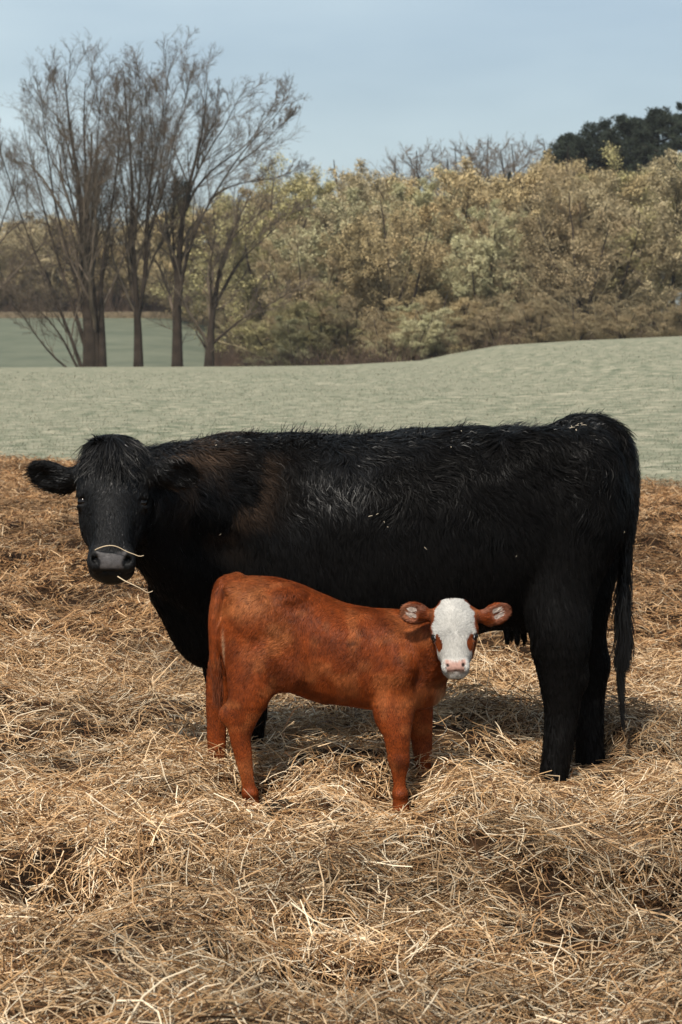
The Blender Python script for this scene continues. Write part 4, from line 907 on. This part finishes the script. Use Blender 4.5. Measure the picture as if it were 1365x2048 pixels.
# ================================================================== CALF
def build_calf():
    root = link('calf', None); root['category'] = 'calf'
    root['label'] = 'small red-brown calf with a white face standing in front of the black cow'
    Yc = 6.97; NL, FL = 6.86, 7.10
    S = Sculpt((-.52, 6.55, -.02), (.66, 7.25, 1.0), .0043)
    st = []
    for px, top, bot, W in ((441, 1195, 1260, .030), (452, 1168, 1300, .07), (472, 1157, 1335, .105), (505, 1152, 1358, .125), (555, 1155, 1374, .132), (600, 1168, 1390, .122),
                            (640, 1186, 1404, .136), (690, 1207, 1410, .148), (740, 1217, 1418, .138), (790, 1219, 1424, .122), (830, 1222, 1420, .105), (865, 1238, 1400, .080), (886, 1262, 1375, .05)):
        a, b = P(px, top, Yc), P(px, bot, Yc)
        st.append((a[0], 0, (a[2] + b[2]) / 2, W, (a[2] - b[2]) / 2))
    S.loft((0, Yc, 0), np.array([XR, YF, ZU]), st, k=.012, n=2.2)
    lat = (YF, .62)
    # near hind leg
    S.ell(P(508, 1240, 6.882), (.080, .050, .100), k=.055)
    S.ell(P(535, 1325, 6.856), (.045, .040, .065), k=.04)
    S.cone(P(495, 1295, 6.80), P(525, 1275, 6.80), .008, .008, k=.04, cut=True)
    S.ell(P(578, 1190, 6.90), (.045, .035, .022), k=.04)
    S.ell(P(466, 1178, 6.92), (.022, .03, .02), k=.02)
    S.cone(P(470, 1270, 6.80), P(466, 1370, 6.80), .010, .010, k=.04, cut=True)
    S.chain([P(492, 1270, 6.91), P(508, 1330, 6.88), P(500, 1385, NL), P(486, 1428, NL), P(481, 1470, NL), P(487, 1510, NL), P(495, 1556, NL), P(501, 1592, NL), P(505, 1620, NL)],
            [.10, .096, .074, .058, .039, .0315, .0235, .0255, .031], k=.02, sq=lat)
    S.ell(P(451, 1430, NL), (.022, .020, .030), k=.035)
    # far hind leg
    S.chain([P(480, 1270, 7.05), P(455, 1340, FL), P(440, 1400, FL), P(434, 1440, FL), P(434, 1490, FL), P(436, 1540, FL), P(440, 1572, FL)],
            [.09, .07, .050, .037, .034, .028, .032], k=.02, sq=lat)
    # near fore leg
    S.ell(P(800, 1345, 6.860), (.055, .045, .085), k=.035)
    S.cone(P(736, 1280, 6.806), P(738, 1400, 6.80), .013, .015, k=.04, cut=True)
    S.cone(P(775, 1262, 6.89), P(815, 1330, 6.85), .020, .026, k=.05)
    S.ell(P(790, 1290, 6.89), (.05, .03, .07), k=.04)
    S.chain([P(798, 1360, 6.90), P(788, 1420, 6.88), P(794, 1465, NL), P(797, 1510, NL), P(799, 1530, NL), P(799, 1560, NL), P(801, 1592, NL), P(802, 1620, NL)],
            [.085, .074, .050, .0385, .0335, .0225, .0245, .031], k=.02, sq=(YF, .75))
    S.ell(P(799, 1518, NL), (.030, .030, .030), k=.02)
    S.ell(P(801, 1588, NL), (.026, .026, .020), k=.015)
    S.ell(P(501, 1586, NL), (.027, .026, .021), k=.015)
    # far fore leg
    S.chain([P(822, 1350, 7.05), P(836, 1420, 7.07), P(843, 1470, 7.09), P(846, 1510, 7.09), P(848, 1545, 7.09), P(848, 1582, 7.09)],
            [.08, .055, .040, .034, .027, .032], k=.02, sq=(YF, .75))
    # breast and neck
    S.ell(P(850, 1375, 6.95), (.060, .075, .065), k=.04)
    S.chain([P(800, 1300, 6.97), P(845, 1292, 6.93), P(880, 1275, 6.86), P(903, 1255, 6.80)], [.112, .090, .070, .055], k=.03)
    S.chain([P(835, 1360, 6.95), P(866, 1338, 6.90), P(884, 1305, 6.85)], [.080, .058, .045], k=.03)
    S.cone(P(858, 1250, 6.80), P(866, 1350, 6.80), .010, .014, k=.03, cut=True)
    S.cone(P(838, 1262, 6.81), P(842, 1340, 6.81), .006, .006, k=.03, cut=True)
    # tail
    S.chain([P(475, 1162, 6.97), P(450, 1168, 6.95), P(436, 1195, 6.93), P(429, 1240, 6.92), P(430, 1300, 6.92), P(434, 1350, 6.92), P(438, 1395, 6.92)],
            [.028, .026, .021, .019, .018, .015, .009], k=.02)
    S.cone(P(452, 1240, 6.84), P(449, 1330, 6.83), .004, .004, k=.01, cut=True)
    # flank fold and belly shape
    S.cone(P(604, 1220, 6.812), P(592, 1350, 6.815), .013, .018, k=.035, cut=True)
    for px_ in (655, 678, 700, 722): S.cone(P(px_, 1270, 6.808), P(px_ - 12, 1380, 6.812), .004, .004, k=.03, cut=True)
    S.ell(P(570, 1352, 6.875), (.035, .02, .04), k=.06)
    # head
    E0 = P(907, 1212, 6.76); E1 = P(912, 1346, 6.69)
    u = unit(E1 - E0); Lh = np.linalg.norm(E1 - E0)
    R = frame(u, np.array((-.06, -1., 0))); side, fr = R[1], R[2]
    def H(a, s_, f): return E0 + u * a * Lh + side * s_ + fr * f
    k = Lh / .24
    S.loft(E0, R, [(-.018 * k, 0, -.045, .036, .032), (.0, 0, -.042, .062, .046), (.03 * k, 0, -.038, .075, .056), (.06 * k, 0, -.037, .0795, .062), (.095 * k, 0, -.038, .077, .064),
                   (.125 * k, 0, -.038, .068, .060), (.155 * k, 0, -.036, .053, .053), (.185 * k, 0, -.034, .0475, .047), (.21 * k, 0, -.033, .0475, .044), (.228 * k, 0, -.034, .046, .040), (.243 * k, 0, -.036, .036, .034), (.252 * k, 0, -.036, .022, .022)], k=.012, n=2.45)
    S.ell(H(-.02, 0, -.035), (.022, .045, .03), R, k=.03)
    for sg in (-1, 1):
        S.ell(H(.36, sg * .0640, -.012), (.018, .014, .016), R, k=.015)
        S.ell(H(.55, sg * .046, -.055), (.045, .018, .04), R, k=.03)
        S.ell(H(.452, sg * .073, -.006), (.0155, .012, .016), R, k=.008, cut=True)
        S.ell(H(.505, sg * .066, -.010), (.004, .012, .012), R, k=.006)
        S.ell(H(.90, sg * .032, .000), (.017, .013, .014), R, k=.015)
        S.cone(H(.91, sg * .021, .0155), H(.885, sg * .0295, .010), .0048, .0070, k=.004, cut=True)
        S.ell(H(.425, sg * .0655, -.006), (.009, .014, .013), R, k=.004)
    S.ell(H(.90, 0, .002), (.020, .029, .014), R, k=.014)
    S.ell(H(1.005, 0, -.026), (.012, .030, .024), R, k=.008)
    S.cone(H(.965, -.045, -.012), H(.955, 0, .004), .003, .003, k=.006, cut=True)
    S.cone(H(.965, .045, -.012), H(.955, 0, .004), .003, .003, k=.006, cut=True)
    def ear(c, tip, half_h, nrm, root_):
        a = unit(tip - c); l = np.linalg.norm(tip - c); n = unit(nrm - (nrm @ a) * a); b = np.cross(n, a); Re = np.array([a, b, n])
        S.ell(c, (l, half_h, .012), Re, k=.012)
        S.ell(c + n * .0135 + a * .004, (l * .80, half_h * .76, .0125), Re, k=.005, cut=True)
        S.cone(root_, c - a * l * .6, .019, .016, k=.02)
        return c, a, b, n, l
    e1 = ear(P(831, 1226, 6.79), P(802, 1221, 6.80), .040, np.array((-.15, -1, -.1)), H(.10, -.062, -.04))
    e2 = ear(P(990, 1228, 6.79), P(1019, 1216, 6.80), .038, np.array((.15, -1, -.1)), H(.10, .062, -.04))
    V, F = S.mesh(); Nv = vnormals(V, F)
    def colour(p):
        q = (p - E0) @ R.T; ua = q[:, 0] / Lh; s_ = q[:, 1]; f = q[:, 2]
        red = np.array((.205, .041, .0070)); dark = np.array((.040, .009, .003)); pale = np.array((.42, .150, .050))
        n1 = fbm(p, 7, 3, 4)[:, None]; n2 = vnoise(p, 22, 8)[:, None]
        m1 = .38 * sstep(.46, .72, n1); c = red * (1 - m1) + m1 * dark
        m2 = .30 * sstep(.5, .85, n2); c = c * (1 - m2) + m2 * pale
        # lit rump, shaded flank fold and neck painted in; pale shoulder, darker marks behind
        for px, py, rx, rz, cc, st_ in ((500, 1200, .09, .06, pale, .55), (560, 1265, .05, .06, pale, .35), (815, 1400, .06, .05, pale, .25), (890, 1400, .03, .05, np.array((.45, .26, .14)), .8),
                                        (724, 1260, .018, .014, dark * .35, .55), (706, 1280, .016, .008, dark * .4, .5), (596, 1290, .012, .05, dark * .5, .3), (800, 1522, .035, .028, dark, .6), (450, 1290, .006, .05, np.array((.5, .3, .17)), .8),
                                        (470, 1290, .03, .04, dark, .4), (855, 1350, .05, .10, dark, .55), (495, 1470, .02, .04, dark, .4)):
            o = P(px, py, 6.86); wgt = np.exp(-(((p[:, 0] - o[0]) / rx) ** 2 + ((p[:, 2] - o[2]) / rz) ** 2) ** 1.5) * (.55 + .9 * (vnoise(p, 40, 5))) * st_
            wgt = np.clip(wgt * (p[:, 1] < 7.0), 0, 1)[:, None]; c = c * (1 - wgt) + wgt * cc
        hd = ((np.abs(s_) < np.interp(ua, [0, .3, .6, 1.2], [.1, .09, .062, .058])) & (ua > -.14) & (ua < 1.15) & (f > -.10)).astype(float)
        edge = .018 * (vnoise(p, 45, 12) - .5)
        half = np.interp(ua, [-.10, .0, .12, .30, .42, .60, .72, 1.2], [.030, .048, .059, .067, .069, .064, .062, .062])
        white = hd * (f > -.045) * (1 - sstep(-.003, .003, np.abs(s_) - half - edge)) * sstep(-.14, -.09, ua + edge * 4) * sstep(-.075, -.055, f)
        patch = hd * (((ua - .53 + .5 * (np.abs(s_) - .056)) / .115) ** 2 + ((np.abs(s_) - .0515) / .0115) ** 2 < 1) * (f > -.09)
        white = white * (1 - patch)
        wc = np.array((.54, .52, .48)) * (1 - .10 * vnoise(p, 60, 2)[:, None])
        c = c * (1 - white[:, None]) + wc * white[:, None]
        pk = hd * sstep(.80, .83, ua + 18 * s_ ** 2) * (1 - sstep(.97, 1.0, ua)) * (1 - sstep(.031, .036, np.abs(s_) + .16 * (ua - .85) * Lh + .004 * (vnoise(p, 80, 4) - .5))) * sstep(-.012, -.002, f)
        pc = np.array((.43, .255, .205)) * (1 - .35 * (vnoise(p, 90, 6) > .6)[:, None])
        c = c * (1 - pk[:, None]) + pc * pk[:, None]
        for sg in (-1, 1):
            nd = 1 - sstep(.0055, .009, np.linalg.norm(p - H(.892, sg * .0255, .010), axis=1)); c = c * (1 - .93 * nd[:, None])
        lip = hd * sstep(.95, .965, ua) * (1 - sstep(.975, .99, ua)) * (np.abs(s_) < .04) * (f > -.03)
        c = c * (1 - .5 * lip[:, None])
        for e in (e1, e2):
            qe = p - e[0]; ins = ((np.abs(qe @ e[1]) < e[4] * .85) & (np.abs(qe @ e[2]) < .032) & (np.abs(qe @ e[3]) < .011))[:, None] * 1.0
            c = c * (1 - .25 * ins) + .25 * ins * np.array((.40, .22, .15))
        eye = np.zeros(len(p))
        for sg in (-1, 1):
            d = np.linalg.norm(p - H(.455, sg * .070, -.006), axis=1); eye = np.maximum(eye, 1 - sstep(.0135, .018, d))
        c = c * (1 - eye[:, None]) + np.array((.02, .01, .008)) * eye[:, None]
        return c, white, pk, hd, ua, q
    c, white, pk, hd, ua, q = colour(V)
    me = mesh_from('body', V, F)
    # shade in the nostrils is painted into the colour
    set_col(me, np.concatenate([c * (.45 + .55 * np.maximum(white, pk)[:, None]), (.85 - .45 * pk)[:, None]], 1))  # hide under the hair darkened to paint shade into the gaps
    link('body', me, mat_attr('red_hide', spec=.2, rough_from_alpha=True, noise=.22, nscale=120, bump=.002), root)
    em = mat_flat('calf_eye', (.008, .005, .004), .16, .35)
    for sg in (-1, 1):
        Vb, f4, f3 = uv_ball(H(.452, sg * .0675, -.0115), (.0140,) * 3); link('eye', mesh_from('eye', Vb, f4, f3), em, root)
    rng = np.random.default_rng(11)
    coat = mat_attr('calf_coat', rough=.55, spec=.16)
    def dens(p, n):
        cc, wh, pkk, hdd, uu, qq = colour(p)
        eye = np.zeros(len(p))
        for sg in (-1, 1): eye = np.maximum(eye, (np.linalg.norm(p - H(.455, sg * .070, -.006), axis=1) < .015) * 1.)
        return np.where(n[:, 1] > .3, .4, 1.) * (1 - pkk).clip(0, 1) * (1 - eye) * np.where(hdd > 0, 1.8, 1)
    n = 230000
    Rr, Nn = scatter(V, F, Nv, n, rng, dens)
    c, white, pk, hd, ua, q = colour(Rr)
    f1 = vnoise(Rr, 9, 3) - .5; f2 = vnoise(Rr, 9, 9) - .5; f3 = vnoise(Rr, 34, 2) - .5
    zz = Rr[:, 2]
    D = np.stack([-.55 + 1.2 * f1 + 1.3 * f3, 0 * f1, -.8 + 1.2 * f2 + .9 * f3], 1)
    D = np.where((zz < .42)[:, None], np.array((-.05, 0, -1.)) + .3 * f1[:, None], D)
    whorl = 1 - sstep(.30, .55, ua)
    fD = u[None] * (1 - 1.7 * whorl)[:, None] + side[None] * (q[:, 1] / .03 * (.35 + .45 * whorl) + 1.2 * f3)[:, None]
    D = np.where(hd[:, None] > 0, fD, D)
    eD1 = (np.linalg.norm(Rr - e1[0], axis=1) < .062); eD2 = (np.linalg.norm(Rr - e2[0], axis=1) < .062)
    D = np.where(eD1[:, None], e1[1][None] - .2 * ZU, D); D = np.where(eD2[:, None], e2[1][None] - .2 * ZU, D)
    tail = (Rr[:, 0] < P(445, 1250, 6.92)[0]) & (zz > P(0, 1400, 6.92)[2])
    D = np.where(tail[:, None], np.array((.0, 0, -1.)) + np.stack([f3, f3 * 0, f3 * 0], 1) * .6, D)
    L = (.014 + .008 * rng.random(n)); L = np.where(hd > 0, .009 + .005 * rng.random(n), L); L = np.where(tail, .024, L); L = np.where(eD1 | eD2, .012 * (.5 + rng.random(n)), L)
    L = np.where(zz < .36, .008, L)
    L = np.where((np.abs(q[:, 0]) < 9) & (Nn[:, 2] < -.4) & (zz > .35) & (hd == 0), .024, L)
    W = (.0014 + .0006 * rng.random(n)) * np.where(hd > 0, .75, 1)
    lock = vnoise(Rr, 55, 41)[:, None] * .6 + vnoise(Rr, 110, 42)[:, None] * .4; lum = c.max(1)[:, None]; col = c * np.where(lum < .45, (.50 + .90 * lock) * (.68 + .7 * rng.random((n, 1)) ** 1.6), 1)
    col = np.where(white[:, None] > .5, c * (.66 + .46 * rng.random((n, 1))), col)
    hair_mesh('coat', Rr, Nn, D, L, W, col, coat, root, rng, segs=2, lift=np.where(hd > 0, .24, .26), wave=.08, jit=.20, tipcol=1.12, tip=.35, njit=.28)
    # fringes: white lashes, hair inside the ears, tail tassel
    k = 26
    for sg in (-1, 1):
        t = rng.random(k); ro = np.array([H(.425 + .02 * abs(x - .5), sg * (.066 + .012 * x), .002 - .014 * x) for x in t])
        hair_mesh('eyelashes', ro, np.tile(unit(side * sg + fr * .5), (k, 1)), np.tile(side * sg * .9 + fr * .55 + u * .25, (k, 1)), .010 + .008 * rng.random(k), np.full(k, .0011), np.full((k, 3), .62), coat, root, rng, segs=3, lift=.25, jit=.25)
    for e, sg in ((e1, -1), (e2, 1)):
        k = 150; b = np.where(rng.random(k) > .5, .010, -.012)
        ro = e[0] + e[1] * (-.010 + .028 * rng.random(k)[:, None]) + e[2] * (b + rng.normal(0, .004, k))[:, None] + e[3] * .004
        hair_mesh('ear_tuft', ro, np.tile(e[3], (k, 1)), np.tile(e[1] * .9 + ZU * .25, (k, 1)), .012 + .010 * rng.random(k), np.full(k, .0016), np.tile((.58, .47, .40), (k, 1)), coat, root, rng, segs=3, lift=.3, jit=.3)
    k = 1500; t = rng.random(k)
    ro = np.array([P(432 + 4 * x, 1290 + 100 * x, 6.92) for x in t]) + rng.normal(0, .007, (k, 3)); a = rng.normal(0, .12, k)
    hair_mesh('tail_tassel', ro, unit(np.stack([a * 2, -1 + 0 * a, 0 * a], 1)), np.stack([.04 + a, 0 * a, -1 + 0 * a], 1), .03 + .03 * rng.random(k), np.full(k, .002), np.tile((.13, .036, .014), (k, 1)) * (.6 + .8 * rng.random((k, 1))), coat, root, rng, segs=3, lift=.15, jit=.08)
    return root, H
if 'calf' not in SKIP: calf, calfH = build_calf()
# ================================================================== SMALL THINGS
def stalk(pts, r, label):
    q, rr = resample(np.array(pts), np.full(len(pts), r), 22)
    V, F = tube_batch(q[None], (rr * np.linspace(1, .6, 22))[None], 6)
    me = mesh_from('straw_stalk', V, F); set_col(me, np.tile((.60, .47, .31), (len(V), 1)))
    o = link('straw_stalk', me, STRAW1, label=label, category='straw', group='straw stalks on the cow\'s muzzle'); return o
STRAW1 = mat_attr('single_straw', rough=.5, spec=.4)
def clod(px, Y, s, seed, label, dz=0.):
    rng = np.random.default_rng(seed); x = (px - 682.5) / F_PX * Y
    V, F4, F3 = uv_ball((0, 0, 0), (s, s * .75, s * .5), nu=48, nv=28)
    d = fbm(V, 3.2 / s * .35, seed, 3); V = V * (.55 + .9 * d)[:, None]; V = V * (1 + .25 * (vnoise(V, 60, seed) - .5))[:, None]
    z = float(ground_z(np.array(x), np.array(Y))); V = V + np.array((x, Y, z + s * .55 + dz))
    me = mesh_from('dung_clod', V, F4, F3); link('dung_clod', me, DUNG, label=label, category='dung', group='dark dung clods in the hay')
def dung_mat():
    m, t, b = mat_new('dung'); co = t.nodes.new('ShaderNodeTexCoord'); n = t.nodes.new('ShaderNodeTexNoise'); n.inputs['Scale'].default_value = 55; n.inputs['Detail'].default_value = 5
    r = t.nodes.new('ShaderNodeValToRGB'); r.color_ramp.elements[0].position = .35; r.color_ramp.elements[0].color = (.008, .006, .004, 1); r.color_ramp.elements[1].position = .8; r.color_ramp.elements[1].color = (.040, .028, .016, 1)
    t.links.new(co.outputs['Object'], n.inputs[0]); t.links.new(n.outputs[0], r.inputs[0]); t.links.new(r.outputs[0], b.inputs['Base Color']); b.inputs['Roughness'].default_value = .9; b.inputs['Specular IOR Level'].default_value = .12
    bp = t.nodes.new('ShaderNodeBump'); bp.inputs['Distance'].default_value = .01; t.links.new(n.outputs[0], bp.inputs['Height']); t.links.new(bp.outputs[0], b.inputs['Normal']); return m
DUNG = dung_mat()
stalk([P(182, 1106, 6.905), P(192, 1099, 6.865), P(206, 1093, 6.852), P(222, 1090, 6.848), P(236, 1093, 6.850), P(247, 1100, 6.860), P(262, 1107, 6.855), P(273, 1109, 6.86), P(279, 1116, 6.86), P(288, 1111, 6.86)], .0022, 'long thin pale straw lying across the top of the cow\'s muzzle')
stalk([P(236, 1153, 6.87), P(250, 1162, 6.84), P(270, 1171, 6.83), P(284, 1178, 6.83), P(296, 1187, 6.83), P(306, 1182, 6.83)], .0022, 'short bent straw hanging from the cow\'s mouth')
clod(562, 6.42, .068, 3, 'dark dung clod in a hollow of the hay below the calf', .035)
clod(1322, 5.52, .07, 5, 'dark dung clod at the right edge of the hay')
clod(398, 4.80, .045, 7, 'small dark dung clod near the bottom edge, left of the middle')

def flecks():
    rng = np.random.default_rng(31); me = bpy.data.objects['body'].data; k = len(me.vertices)
    V = np.empty(k * 3, np.float32); me.vertices.foreach_get('co', V); V = V.reshape(-1, 3); Nn = np.empty(k * 3, np.float32); me.vertices.foreach_get('normal', Nn); Nn = Nn.reshape(-1, 3)
    ok = (Nn[:, 1] < -.2) & (V[:, 2] > .75) & (V[:, 0] > -.55); iv = rng.choice(np.nonzero(ok)[0], 7)
    near = P(1160, 862, 7.4); d = np.linalg.norm(V - near, axis=1); iv = np.concatenate([iv, rng.choice(np.nonzero(d < .035)[0], 9), rng.choice(np.nonzero(np.linalg.norm(V - P(752, 1052, 7.23), axis=1) < .05)[0], 5)])
    c = V[iv] + Nn[iv] * .020; n = len(iv); a = unit(np.cross(Nn[iv], rng.normal(0, 1, (n, 3)))); L = (.002 + .009 * rng.random(n) ** 2)[:, None]
    Pt = np.stack([c - a * L, c + Nn[iv] * .002, c + a * L], 1); Vv, F = tube_batch(Pt, np.tile((.0010, .0010, .0007), (n, 1)), 4)
    m = mesh_from('straw_flecks', Vv, F); set_col(m, np.tile((.62, .52, .38), (len(Vv), 1))); link('straw_flecks', m, STRAW1, kind='stuff', label='tiny pale straw flecks caught in the black coat')
if 'cow' not in SKIP: flecks()
# ================================================================== HAZE
hm = bpy.data.materials.new('haze_air'); hm.use_nodes = True; ht = hm.node_tree; ht.nodes.clear()
ho = ht.nodes.new('ShaderNodeOutputMaterial'); hv = ht.nodes.new('ShaderNodeVolumePrincipled')
hv.inputs['Color'].default_value = (.86, .88, .90, 1); hv.inputs['Density'].default_value = .00022; hv.inputs['Anisotropy'].default_value = .2
ht.links.new(hv.outputs[0], ho.inputs['Volume'])
hb = np.array([(x, y, z) for x in (-440, 440) for y in (-44, 660) for z in (-6, 40)], float)
link('haze', mesh_from('haze', hb, [(0, 1, 3, 2), (4, 6, 7, 5), (0, 4, 5, 1), (2, 3, 7, 6), (0, 2, 6, 4), (1, 5, 7, 3)], smooth=False), hm, kind='stuff', label='thin pale haze over the pasture')
